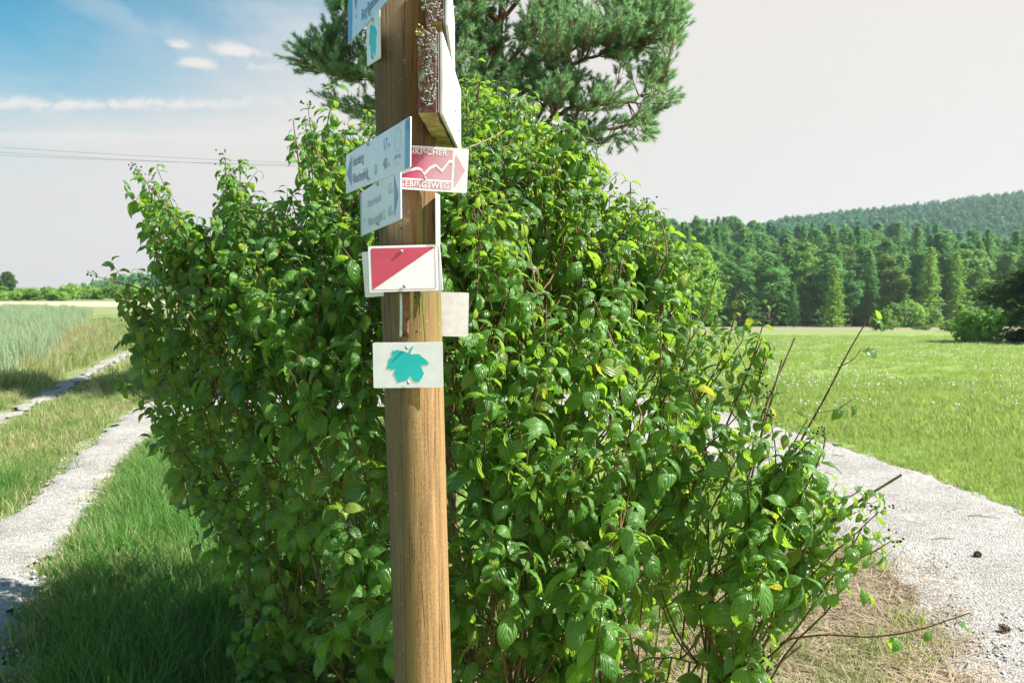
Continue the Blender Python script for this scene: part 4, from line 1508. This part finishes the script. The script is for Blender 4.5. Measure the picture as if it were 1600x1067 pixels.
PR = .0665
pb, pt = Py(660, 1067, 1.80), Py(630, 20, 1.80)
pdv = (pt - pb) / (pt.z - pb.z)
pbase0 = pb + pdv * (-.02 - pb.z)
post = empty("wooden_post", pbase0, "tall round wooden post carrying the hiking signs", "post")
zz = np.linspace(-.4, 2.95, 90)
pts = np.array([tuple(pdv * (z)) for z in zz])
pts[:, 0] += np.sin(zz * 2.2) * .0016
v, f = tube_np(pts, PR * (1 + .012 * np.sin(zz * 5)), 48)
me = np_mesh('shaft', v, f)
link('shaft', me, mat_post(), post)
bm = bmesh.new()
bmesh.ops.create_cone(bm, cap_ends=True, segments=48, radius1=PR, radius2=PR * .8, depth=.02, matrix=Matrix.Translation(Vector(pts[-1]) + Vector((0, 0, .01))))
link('top_cap', bm_mesh('top_cap', bm), simple("end_grain", (.3, .22, .13), .9), post)
M_hole = simple("dark_hole", (.02, .015, .01), .9)
M_screw = simple("zinc_screw", (.50, .48, .45), .35, .9)
M_slot = simple("screw_slot", (.05, .05, .05), .8)


def post_pt(px, py):
    """front surface point of the post in that direction"""
    y = 1.7
    for _ in range(30):
        p = Py(px, py, y)
        ax = pbase0 + pdv * (p.z - pbase0.z)
        dx = p.x - ax.x
        y = ax.y - math.sqrt(max(1e-6, PR * PR - dx * dx))
    p = Py(px, py, y)
    return p, (p - ax).normalized()


for (px, py) in [(628, 323), (627, 357), (649, 464), (651, 518), (638, 596), (634, 520)]:
    p, n = post_pt(px, py)
    bm = bmesh.new()
    bmesh.ops.create_cone(bm, cap_ends=True, segments=8, radius1=.0028, radius2=.0022, depth=.002)
    o = link('screw_hole', bm_mesh('screw_hole', bm), M_hole, post)
    q = n.to_track_quat('Z', 'Y').to_matrix().to_4x4()
    o.matrix_local = Matrix.Translation(-pbase0) @ Matrix.Translation(p) @ q
# remains of an old sign: rusty strip and a pale strip of tape
M_rust = simple("rusty_strip", (.23, .10, .06), .85, .1, .3, 60, .5)
M_tape = simple("pale_tape", (.62, .66, .66), .6)


def wrap_strip(px0, px1, py0, py1, lift, name, mat_):
    gx, gy = np.linspace(px0, px1, 4), np.linspace(py0, py1, 8)
    V = []
    for b_ in gy:
        for a_ in gx:
            p, n = post_pt(a_ + .4 * math.sin(b_ * .7), b_)
            V.append(tuple(p + n * lift - pbase0))
    f_ = [(i * 4 + j, i * 4 + j + 1, (i + 1) * 4 + j + 1, (i + 1) * 4 + j) for i in range(7) for j in range(3)]
    o = link(name, np_mesh(name, V, np.array(f_)), mat_, post)
    md = o.modifiers.new('thick', 'SOLIDIFY')
    md.thickness = .001
    md.offset = 1


wrap_strip(629.5, 639, 458, 527, .0012, 'rusty_strip', M_rust)
wrap_strip(624.5, 628.5, 458, 526, .001, 'tape_strip', M_tape)

# ------------------------------------------------------------------ signs
M_white = simple("sign_white", (.89, .855, .91), .32, 0, .5, 25, .05)
M_white_shade = simple("sign_white_shade_blue", (.70, .75, .95), .3, 0, .5, 12, .06)  # white plates, the blue cast of their shade put into the colour
M_back = simple("sign_back", (.86, .83, .89), .5, .1, .4, 40, .08)
M_blue = simple("print_blue", (.10, .27, .50), .35)
M_stripe = simple("print_stripe_blue", (.12, .33, .62), .35)
M_ink = simple("print_ink", (.07, .09, .16), .4)
M_inkf = simple("print_faded_ink", (.36, .42, .55), .4)
M_teal = simple("print_teal", (.02, .55, .58), .4, 0, .4, 20, .06)
M_orange = simple("print_orange", (.72, .50, .38), .4)
M_green = simple("print_green", (.30, .52, .38), .4)
M_purple = simple("print_purple", (.36, .20, .50), .4)
M_red = simple("print_red", (.58, .07, .13), .38, 0, .5, 20, .08)


def mat_fadered():
    m, g = new_mat("print_faded_red")
    oc = g.n('ShaderNodeTexCoord').outputs['Object']
    X = g.n('ShaderNodeSeparateXYZ', {0: oc}).outputs[0]
    n = g.noise(oc, 22, 4, .6)
    f_ = g.smooth(g.m('ADD', X, g.m('MULTIPLY', g.m('SUBTRACT', n, .5), .05)), .035, .125)
    c = g.mix(f_, (.60, .06, .15, 1), (.70, .40, .47, 1))
    b = g.n('ShaderNodeBsdfPrincipled', {'Base Color': c, 'Roughness': .4})
    finish(g, b.outputs[0])
    return m


M_fred = mat_fadered()
M_pink = simple("print_pink", (.74, .44, .52), .4, 0, .4, 20, .08)


def plate_frame(L, Rr):
    """L = (px, yTop, yBottom, depth), Rr likewise; returns matrix, width, height"""
    tl, bl = Py(L[0], L[1], L[3]), Py(L[0] if len(L) < 5 else L[4], L[2], L[3])
    tr_, br = Py(Rr[0], Rr[1], Rr[3]), Py(Rr[0] if len(Rr) < 5 else Rr[4], Rr[2], Rr[3])
    X = ((tr_ + br) / 2 - (tl + bl) / 2)
    Z = ((tl + tr_) / 2 - (bl + br) / 2)
    W, Hh = X.length, Z.length
    X.normalize()
    Z = (Z - X * Z.dot(X)).normalized()
    Yb = Z.cross(X)
    c = (tl + tr_ + bl + br) / 4
    o = c - X * W / 2 - Z * Hh / 2
    return Matrix(((X.x, Yb.x, Z.x, o.x), (X.y, Yb.y, Z.y, o.y), (X.z, Yb.z, Z.z, o.z), (0, 0, 0, 1))), W, Hh


def panel(parent, W, Hh, th, mat_, r=.003, name='panel', y0=0.0, x0=0.0, z0=0.0, back=None):
    bm = bmesh.new()
    pts = []
    for cx, cz, a0 in ((W - r, Hh - r, 0), (r, Hh - r, 90), (r, r, 180), (W - r, r, 270)):
        for k in range(4):
            a = R(a0 + k * 30)
            pts.append((x0 + cx + r * math.cos(a), z0 + cz + r * math.sin(a)))
    v0 = [bm.verts.new((x, y0, z)) for x, z in pts]
    v1 = [bm.verts.new((x, y0 + th, z)) for x, z in pts]
    bm.faces.new(v0)
    bm.faces.new(v1[::-1]).material_index = 1
    for i in range(len(pts)):
        j = (i + 1) % len(pts)
        bm.faces.new((v0[j], v0[i], v1[i], v1[j]))
    bmesh.ops.recalc_face_normals(bm, faces=bm.faces)
    me = bm_mesh(name, bm)
    me.materials.append(mat_)
    me.materials.append(back or M_back)
    return link(name, me, None, parent)


def printp(parent, pts, mat_, lvl=1, name='print', hole=None):
    loops = [[Vector((x, z, 0)) for x, z in pts]]
    if hole:
        loops.append([Vector((x, z, 0)) for x, z in hole])
    tris = tessellate_polygon(loops)
    allp = [p for l in loops for p in l]
    me = bpy.data.meshes.new(name)
    me.from_pydata([(p.x, -.00045 * lvl, p.y) for p in allp], [], [tuple(t) for t in tris])
    me.update()
    bm = bmesh.new()
    bm.from_mesh(me)
    for f_ in bm.faces:
        f_.normal_update()
        if f_.normal.y > 0:
            f_.normal_flip()
    bm.to_mesh(me)
    bm.free()
    return link(name, me, mat_, parent)


def words(parent, s, x, z, size, mat_, sx=.8, align='LEFT', lvl=2, bold=0.0, name='lettering', spacing=1.0):
    cu = bpy.data.curves.new(name, 'FONT')
    cu.body = s
    cu.size = size
    cu.align_x = align
    cu.offset = bold
    cu.space_character = spacing
    cu.resolution_u = 3
    cu.materials.append(mat_)
    tmp = bpy.data.objects.new(name, cu)
    me = bpy.data.meshes.new_from_object(tmp)
    me.name = name
    bpy.data.objects.remove(tmp)
    o = bpy.data.objects.new(name, me)
    C.objects.link(o)
    o.parent = parent
    o.rotation_euler = (R(90), 0, 0)
    o.scale = (sx, 1, 1)
    o.location = (x, -.00045 * lvl, z)
    return o


def circle(x, z, r, n=28):
    return [(x + r * math.cos(i * 6.2832 / n), z + r * math.sin(i * 6.2832 / n)) for i in range(n)]


def screw(parent, x, z, r=.0042):
    bm = bmesh.new()
    bmesh.ops.create_cone(bm, cap_ends=True, segments=14, radius1=r, radius2=r * .55, depth=.0026, matrix=Matrix.Translation((x, -.0026, z)) @ Matrix.Rotation(R(90), 4, 'X'))
    o = link('screw', bm_mesh('screw', bm), M_screw, parent)
    bm = bmesh.new()
    for a in (20, 110):
        bmesh.ops.create_cube(bm, size=1, matrix=Matrix.Translation((x, -.0040, z)) @ Matrix.Rotation(R(a), 4, 'Y') @ Matrix.Diagonal((r * 1.0, .0006, r * .24, 1)))
    link('screw_slot', bm_mesh('screw_slot', bm), M_slot, o)


def clear_of_post(M, W, Hh, th):
    """bring the plate forward until its back just touches the round post"""
    eye = Vector((0, 0, EYE))
    for i in range(200):
        k = 1 - i * .0015
        o = eye + (M.translation - eye) * k
        n = Vector((M[0][1], M[1][1], M[2][1]))
        mid = o + Vector((M[0][2], M[1][2], M[2][2])) * Hh * k / 2
        ax = pbase0 + pdv * (mid.z - pbase0.z)
        if (ax - mid).dot(n) > PR + th + .0015:
            break
    M = M.copy()
    M.translation = o
    return M, W * k, Hh * k


def sign(name, label, L, Rr, th=.002, mat_=None, cat="sign", r=.003, push=False):
    M, W, Hh = plate_frame(L, Rr)
    if push:
        M, W, Hh = clear_of_post(M, W, Hh, th)
    o = empty(name, label=label, cat=cat, mat=M)
    panel(o, W, Hh, th, mat_ or M_white, r)
    return o, W, Hh


def rrect(x0, z0, x1, z1, r, n=4):
    pts = []
    for cx, cz, a0 in ((x1 - r, z1 - r, 0), (x0 + r, z1 - r, 90), (x0 + r, z0 + r, 180), (x1 - r, z0 + r, 270)):
        for k in range(n + 1):
            a = R(a0 + k * 90 / n)
            pts.append((cx + r * math.cos(a), cz + r * math.sin(a)))
    return pts


# Hannberg arrow sign
s5, W, Hh = sign("direction_sign", "white arrow sign tinted with shade blue, reading Hannberg and Waischenfeld, pointing left", (540.5, 243, 303, 2.075), (641, 182, 262, 1.555), .0025, M_white_shade, push=True)
printp(s5, [(.010, Hh * .5), (.066, Hh * .93), (.066, Hh * .12)], M_blue)
words(s5, "Hannberg", .078, Hh * .60, .034, M_ink, .84)
words(s5, "Waischenfeld", .078, Hh * .17, .034, M_ink, .84)
printp(s5, circle(.302, Hh * .27, .012), M_green, 1, 'print', circle(.302, Hh * .27, .0085))
words(s5, "2", .302, Hh * .21, .014, M_green, .9, 'CENTER')
words(s5, "1,7", .368, Hh * .62, .031, M_ink, .8)
words(s5, "km", .405, Hh * .62, .015, M_ink, .8)
words(s5, "4,0", .368, Hh * .20, .031, M_ink, .8)
words(s5, "km", .407, Hh * .20, .015, M_ink, .8)
printp(s5, circle(.478, Hh * .68, .024), M_orange, 1, 'print', circle(.478, Hh * .68, .0225))
words(s5, "gelber Ring", .455, Hh * .30, .012, M_ink, .8)
words(s5, "1 2 3 4", .462, Hh * .14, .010, M_inkf, .8)
printp(s5, [(.528, .002), (.560, .002), (.560, Hh - .002), (.528, Hh - .002)], M_stripe)
printp(s5, circle(.544, Hh - .016, .010), M_blue, 2)
tw_ = words(s5, "Naturpark Wanderwege", .540, .006, .0085, M_white_shade, .8, lvl=3)
tw_.rotation_euler = (R(90), R(-90), 0)
screw(s5, .238, Hh * .93)
screw(s5, .243, Hh * .12)

# second arrow sign below, pointing right
s6, W, Hh = sign("direction_sign", "faded white arrow sign tinted with shade blue, pointing right, fixed below the Hannberg sign", (563.5, 300, 371, 1.93), (626, 262, 341, 1.60), .0025, M_white_shade, push=True)
printp(s6, [(W - .016, Hh * .48), (W - .048, Hh * .93), (W - .048, Hh * .10)], M_blue)
words(s6, "Klaussteinkapelle", .075, Hh * .56, .026, M_inkf, .72)
words(s6, "Waischenfeld", .078, Hh * .14, .030, M_inkf, .80)
words(s6, "1,2", W - .098, Hh * .60, .030, M_inkf, .8)
words(s6, "4,5", W - .098, Hh * .16, .030, M_inkf, .8)
words(s6, "km", W - .064, Hh * .60, .012, M_inkf, .8)
words(s6, "km", W - .064, Hh * .16, .012, M_inkf, .8)
words(s6, "Ring", .035, Hh * .30, .012, M_inkf, .8)
printp(s6, circle(.225, Hh * .24, .011), M_green, 1, 'print', circle(.225, Hh * .24, .009))
printp(s6, [(.003, .002), (.014, .002), (.014, Hh - .002), (.003, Hh - .002)], simple("print_faded_stripe", (.45, .62, .82), .4))
screw(s6, .178, Hh * .93)
screw(s6, .176, Hh * .10)

# arrow sign at the top edge
s2, W, Hh = sign("direction_sign", "pale arrow sign reading Burg Rabenstein at the top left of the post", (544, -16, 75, 2.04), (640, -142, -45, 1.50), .0025, M_white_shade, push=True)
printp(s2, [(.004, .002), (.052, .002), (.052, Hh - .002), (.004, Hh - .002)], M_stripe)
printp(s2, [(.062, Hh * .98), (.150, Hh * .98), (.092, Hh * .48)], M_purple, 1)
words(s2, "Burg Rabenstein", .165, Hh * .15, .034, M_ink, .84)
words(s2, "Klausstein", .165, Hh * .66, .034, M_ink, .84)
words(s2, "ring", .095, Hh * .32, .012, M_ink, .8)
words(s2, "km", .10, Hh * .10, .012, M_inkf, .8)
screw(s2, .255, Hh * .09)
screw(s2, .250, Hh * .92)

LEAF = [(450, 727), (430, 745), (422, 775), (395, 765), (365, 757), (340, 752), (322, 760), (308, 758), (314, 790), (318, 797), (300, 806), (285, 815), (288, 835), (279, 858), (273, 878), (290, 876), (305, 884), (335, 878), (325, 895), (320, 915), (328, 926),
        (335, 945), (342, 958), (350, 974), (362, 964), (385, 960), (405, 957), (415, 945), (428, 922), (440, 945), (455, 962), (490, 968), (494, 950), (505, 945), (512, 925), (520, 915), (510, 885), (498, 858), (525, 852), (555, 852), (548, 836), (540, 825), (520, 808),
        (500, 795), (500, 787), (470, 780), (440, 785), (432, 778), (437, 760), (455, 732)]


def leaf_pts(W, Hh):
    return [((x - 185) / 460 * W, (1005 - y) / 302 * Hh) for x, y in LEAF]


s3, W, Hh = sign("leaf_sign", "white plate with a teal leaf seen side-on under the Burg Rabenstein sign", (570, 34, 104, 1.885, 576), (593.5, 16, 89.5, 1.733), .002, M_white, push=True)
printp(s3, leaf_pts(W, Hh), M_teal)
screw(s3, W * .5, Hh * .90)
screw(s3, W * .5, Hh * .10)

s7, W, Hh = sign("trail_sign", "crimson and pink trail plate with a white mountain line, half behind the Hannberg sign", (607, 225, 294.5, 1.722), (731, 233, 302, 1.728), .002, M_white)
u0 = .007
x1 = W * .80
printp(s7, rrect(u0, .005, x1, Hh - .005, .002), M_fred)
printp(s7, [(W * .84, Hh * .86), (W * .965, Hh * .50), (W * .84, Hh * .10)], M_pink)
words(s7, "FR\u00c4NKISCHER", .010, Hh * .815, .0170, M_white, .98, bold=.0004, spacing=1.08)
words(s7, "GEBIRGSWEG", .024, Hh * .075, .0170, M_white, .98, bold=.0004, spacing=1.08)
line = [(.004, .34), (.13, .37), (.26, .47), (.36, .52), (.415, .50), (.45, .40), (.52, .55), (.59, .62), (.67, .50), (.76, .73), (.80, .72), (.835, .62)]
upl = [(x * W, y * Hh) for x, y in line]
dnl = [(x * W + .0012, (y - .065) * Hh) for x, y in line][::-1]
printp(s7, upl + dnl, M_white, 2)
printp(s7, [(.003, Hh * .26), (x1, Hh * .26), (x1, Hh * .215), (.003, Hh * .215)], M_white, 2)
screw(s7, W * .44, Hh * .80)
screw(s7, W * .46, Hh * .27)

s8, W, Hh = sign("side_plate", "thin white plate seen edge-on at the right of the post under the crimson plate", (682.6, 303, 384, 1.715), (687.6, 305, 383, 1.80), .0032, M_white)

s9b, W, Hh = sign("backing_plate", "bare grey plate sticking out left behind the red and white sign", (567.8, 395, 464, 1.775), (689.5, 381, 456, 1.7255), .0018, M_back, "plate")
s9, W, Hh = sign("diamond_sign", "white plate split diagonally into a red and a white triangle", (576.5, 385, 457, 1.715), (684.5, 382, 454, 1.722), .0022, M_white)
b_ = .0055
printp(s9, rrect(b_, b_ * .7, W - b_, Hh - b_ * .9, .004), M_red, 1, 'print', rrect(b_ + .0012, b_ * .7 + .0012, W - b_ - .0012, Hh - b_ * .9 - .0012, .003))
printp(s9, [(b_ + .001, b_ * .7 + .002), (b_ + .001, Hh - b_ * .9 - .001), (W - b_ - .001, Hh - b_ * .9 - .001)], M_red, 1)
screw(s9, W * .475, Hh * .87)
screw(s9, W * .50, Hh * .11)

s10, W, Hh = sign("blank_plate", "bare whitish plate sticking out at the right of the post below the red sign", (650, 456, 523.5, 1.8745), (732, 456.5, 527, 1.8795), .0018, M_back, "plate")

s11, W, Hh = sign("leaf_sign", "white plate with a teal leaf facing the camera, lowest on the post", (583, 535.5, 606, 1.730), (692, 534, 605.5, 1.727), .0022, M_white)
printp(s11, leaf_pts(W, Hh), M_teal)
screw(s11, W * .485, Hh * .88)
screw(s11, W * .50, Hh * .11)

# ------------------------------------------------------------------ wooden direction boards, lichened end towards the camera
def mat_board():
    m, g = new_mat("red_brown_board")
    oc = g.n('ShaderNodeTexCoord').outputs['Object']
    n = g.noise(g.scaled(oc, (1, .25, 1)), 45, 5, .7)
    n2 = g.noise(oc, 28, 5, .7)
    c = g.mix(g.smooth(n, .3, .7), (.09, .035, .032, 1), (.24, .10, .085, 1))
    c = g.mix(g.smooth(n2, .52, .62), c, (.30, .32, .27, 1))
    c = g.mix(g.m('MULTIPLY', g.smooth(g.noise(oc, 60, 4, .7), .58, .64), .8), c, (.55, .58, .50, 1))
    bp = g.n('ShaderNodeBump', {'Strength': .8, 'Distance': .003, 'Height': g.m('ADD', n2, n)})
    b = g.n('ShaderNodeBsdfPrincipled', {'Base Color': c, 'Roughness': .9, 'Specular IOR Level': .2, 'Normal': bp.outputs[0]})
    finish(g, b.outputs[0])
    return m


M_board = mat_board()
M_under = simple("ochre_wood", (.36, .27, .10), .85, 0, .2, 18, .45, .3)  # ochre tone of the plank's bottom edge
M_face = simple("weathered_white_board", (.62, .60, .56), .75, 0, .3, 25, .14, .3)
M_lichen = simple("grey_lichen", (.27, .285, .25), .95, 0, .1, 160, .35)
M_lichy = simple("yellow_lichen", (.34, .32, .10), .95, 0, .1, 120, .3)
M_gap = simple("grey_aluminium_edge", (.25, .26, .30), .5, .4)


def board(name, label, nearL, nearR, yt, yb, y0, y1, far_px, face=True, pointed=0.0, seed=0):
    """plank running away from the camera: local +Y = length, X = thickness, Z = height"""
    a, b = Py(nearL, (yt + yb) / 2, y0), Py(nearR, (yt + yb) / 2, y0)
    z1, z0 = Py(nearL, yt, y0).z, Py(nearL, yb, y0).z
    fr = Py(far_px, 200, y1)
    Yv_ = Vector((fr.x - b.x, y1 - y0, 0))
    L = Yv_.length
    Yv_.normalize()
    Xv_ = Vector((Yv_.y, -Yv_.x, 0))
    th = abs((b - a).dot(Xv_)) * .86
    h = z1 - z0
    M = Matrix(((Xv_.x, Yv_.x, 0, b.x), (Xv_.y, Yv_.y, 0, b.y), (0, 0, 1, z0), (0, 0, 0, 1)))
    o = empty(name, label=label, cat="wooden board", mat=M)
    bm = bmesh.new()
    rs_ = random.Random(seed)
    ny, nz = 14, 6
    def grid(x):
        g_ = []
        for i in range(ny + 1):
            for k in range(nz + 1):
                yy_ = L * i / ny
                zz_ = h * k / nz
                e = .0018
                g_.append(bm.verts.new((x + rs_.uniform(-e, e) * .6, yy_ + rs_.uniform(-e, e), zz_ + rs_.uniform(-e, e))))
        return g_
    A_, B_ = grid(-th), grid(0)
    def q(g_, flip):
        for i in range(ny):
            for k in range(nz):
                w_ = [g_[i * (nz + 1) + k], g_[(i + 1) * (nz + 1) + k], g_[(i + 1) * (nz + 1) + k + 1], g_[i * (nz + 1) + k + 1]]
                bm.faces.new(w_[::-1] if flip else w_)
    q(A_, True)
    q(B_, False)
    def bridge(ids, mi):
        for m1, m2 in zip(ids[:-1], ids[1:]):
            f_ = bm.faces.new((A_[m1], A_[m2], B_[m2], B_[m1]))
            f_.material_index = mi
    bridge([k for k in range(nz + 1)], 0)
    bridge([ny * (nz + 1) + k for k in range(nz + 1)], 0)
    bridge([i * (nz + 1) for i in range(ny + 1)], 1)
    bridge([i * (nz + 1) + nz for i in range(ny + 1)], 0)
    bmesh.ops.recalc_face_normals(bm, faces=bm.faces)
    me = bm_mesh('plank', bm)
    me.materials.append(M_board)
    me.materials.append(M_under)
    link('plank', me, None, o)
    # white lettered face fixed on the sunny side
    for nm, x0_, x1_, mt_, ins in (('backing_sheet', .0015, .004, M_gap, .012), ('face_board', .0055, .0115, M_face, .020)):
        bm = bmesh.new()
        bmesh.ops.create_cube(bm, size=1, matrix=Matrix.Translation(((x0_ + x1_) / 2, ins + (L - ins) / 2, h / 2)) @ Matrix.Diagonal((x1_ - x0_, L - ins, h * (.99 if ins > .015 else .96), 1)))
        bmesh.ops.bevel(bm, geom=bm.edges[:], offset=.0012, segments=2, affect='EDGES')
        link(nm, bm_mesh(nm, bm), mt_, o)
    return o, th, h, L


def lichen(parent, th, clusters, face_x=False):
    rs_ = np.random.RandomState(3)
    for (cz, cx, r, n, mt_) in clusters:
        bg_ = Bag()
        r *= 1.15
        for i in range(int(n * .62)):
            a = rs_.rand() * 6.283
            rr = r * math.sqrt(rs_.rand()) * .95
            s_ = rs_.uniform(.0008, .0025)
            c = np.array([-th * cx + math.cos(a) * rr * .8, -.001 - rs_.rand() * .004, cz + math.sin(a) * rr * 1.25])
            d = rs_.randn(len(bv), 3) * .35
            v_ = (bv + d) * np.array([s_ * rs_.uniform(.6, 1.6), s_ * .28, s_]) + c
            bg_.add(v_, bf)
        link('lichen_patch', bg_.mesh('lichen_patch', False), mt_, parent)


bA, th, h, L = board("direction_board", "lichen-covered red-brown board with a white sunlit face, end towards the camera", 648.5, 681, 44, 177, 1.545, 2.0, 713, seed=1)
lichen(bA, th, [(h * .93, .25, .012, 60, M_lichen), (h * .95, .85, .010, 34, M_lichy), (h * .86, .85, .010, 40, M_lichen), (h * .80, .15, .012, 46, M_lichen), (h * .56, .40, .014, 60, M_lichen), (h * .64, .45, .009, 30, M_lichen), (h * .44, .40, .010, 34, M_lichen),
                (h * .20, .45, .015, 60, M_lichen), (h * .26, .25, .010, 30, M_lichen), (h * .70, .12, .010, 26, M_lichen), (h * .34, .1, .008, 20, M_lichen)])
for zf, yf in ((.70, .62), (.42, .62), (.62, .9), (.3, .88)):
    bm = bmesh.new()
    bmesh.ops.create_cone(bm, cap_ends=True, segments=8, radius1=.0035, radius2=.002, depth=.002, matrix=Matrix.Translation((.0125, L * yf, h * zf)) @ Matrix.Rotation(R(90), 4, 'Y'))
    link('nail_head', bm_mesh('nail_head', bm), M_slot, bA)
bB, th, h, L = board("direction_board", "upper lichened board cut by the top edge of the photo, above the lower board", 660.5, 690, -94, 36, 1.56, 2.02, 704, seed=2)
lichen(bB, th, [(h * .12, .55, .012, 60, M_lichen), (h * .28, .4, .014, 70, M_lichen), (h * .22, .98, .010, 50, M_lichen), (h * .45, .5, .014, 60, M_lichen), (h * .08, .1, .008, 24, M_lichen)])


# ------------------------------------------------------------------ small litter on the gravel
def ground_thing(name, px, py, label, cat):
    gx, gy = Gp(px, py)
    return empty(name, (gx, gy, float(H(gx, gy)) + .03), label, cat)


M_cone = simple("pine_cone_scales", (.13, .075, .045), .9, 0, .2, 60, .5)
for (px, py, lab) in [(1569, 995, "brown pine cone lying on the gravel at the lower right corner"), (1527, 877, "small dark pine cone on the gravel above the lower right corner")]:
    o = ground_thing('pine_cone', px, py, lab, 'pine cone')
    k_ = Bag()
    for q in range(70):
        t = q / 70
        a = q * 2.4
        rr = .015 * math.sin(math.pi * min(1, t * .85 + .12)) + .002
        c_ = np.array([(t - .5) * .045, math.cos(a) * rr, math.sin(a) * rr + .012])
        d_ = np.array([.25, math.cos(a), math.sin(a)])
        sd_ = np.array([0, -math.sin(a), math.cos(a)])
        v_ = np.stack([c_ - sd_ * .0045, c_ + sd_ * .0045, c_ + d_ * .006 + sd_ * .003, c_ + d_ * .006 - sd_ * .003])
        k_.add(v_, np.array([[0, 1, 2, 3]]))
    tag(link('scales', k_.mesh('cone_scales', False), M_cone, o), kind='stuff')
    v, f = tube_np([(-.022, 0, .012), (-.008, 0, .012), (.008, 0, .012), (.02, 0, .012)], [.004, .011, .012, .005], 8)
    link('core', np_mesh('cone_core', v, f), M_cone, o)
    o.rotation_euler = (0, 0, px * .7)
for (px, py, ln, a, lab) in [(1537, 815, .20, -.35, "thin grey stick lying on the right gravel track"), (1310, 718, .13, -1.0, "short twig on the gravel beside the bare shoots"), (1475, 850, .16, .1, "brown dead grass stalk on the gravel right of the bush")]:
    o = ground_thing('fallen_stick', px, py, lab, 'stick')
    v, f = tube_np([(-ln / 2, 0, .006), (-ln * .15, .006, .012), (ln * .2, -.004, .009), (ln / 2, .004, .006)], [.0035, .004, .003, .002], 6)
    link('twig', np_mesh('fallen_twig', v, f), M_stem, o)
    v, f = tube_np([(ln * .1, 0, .01), (ln * .16, .02, .014), (ln * .25, .03, .012)], [.0018, .0015, .001], 5)
    link('side_twig', np_mesh('fallen_side_twig', v, f), M_stem, o)
    o.rotation_euler = (0, 0, a)
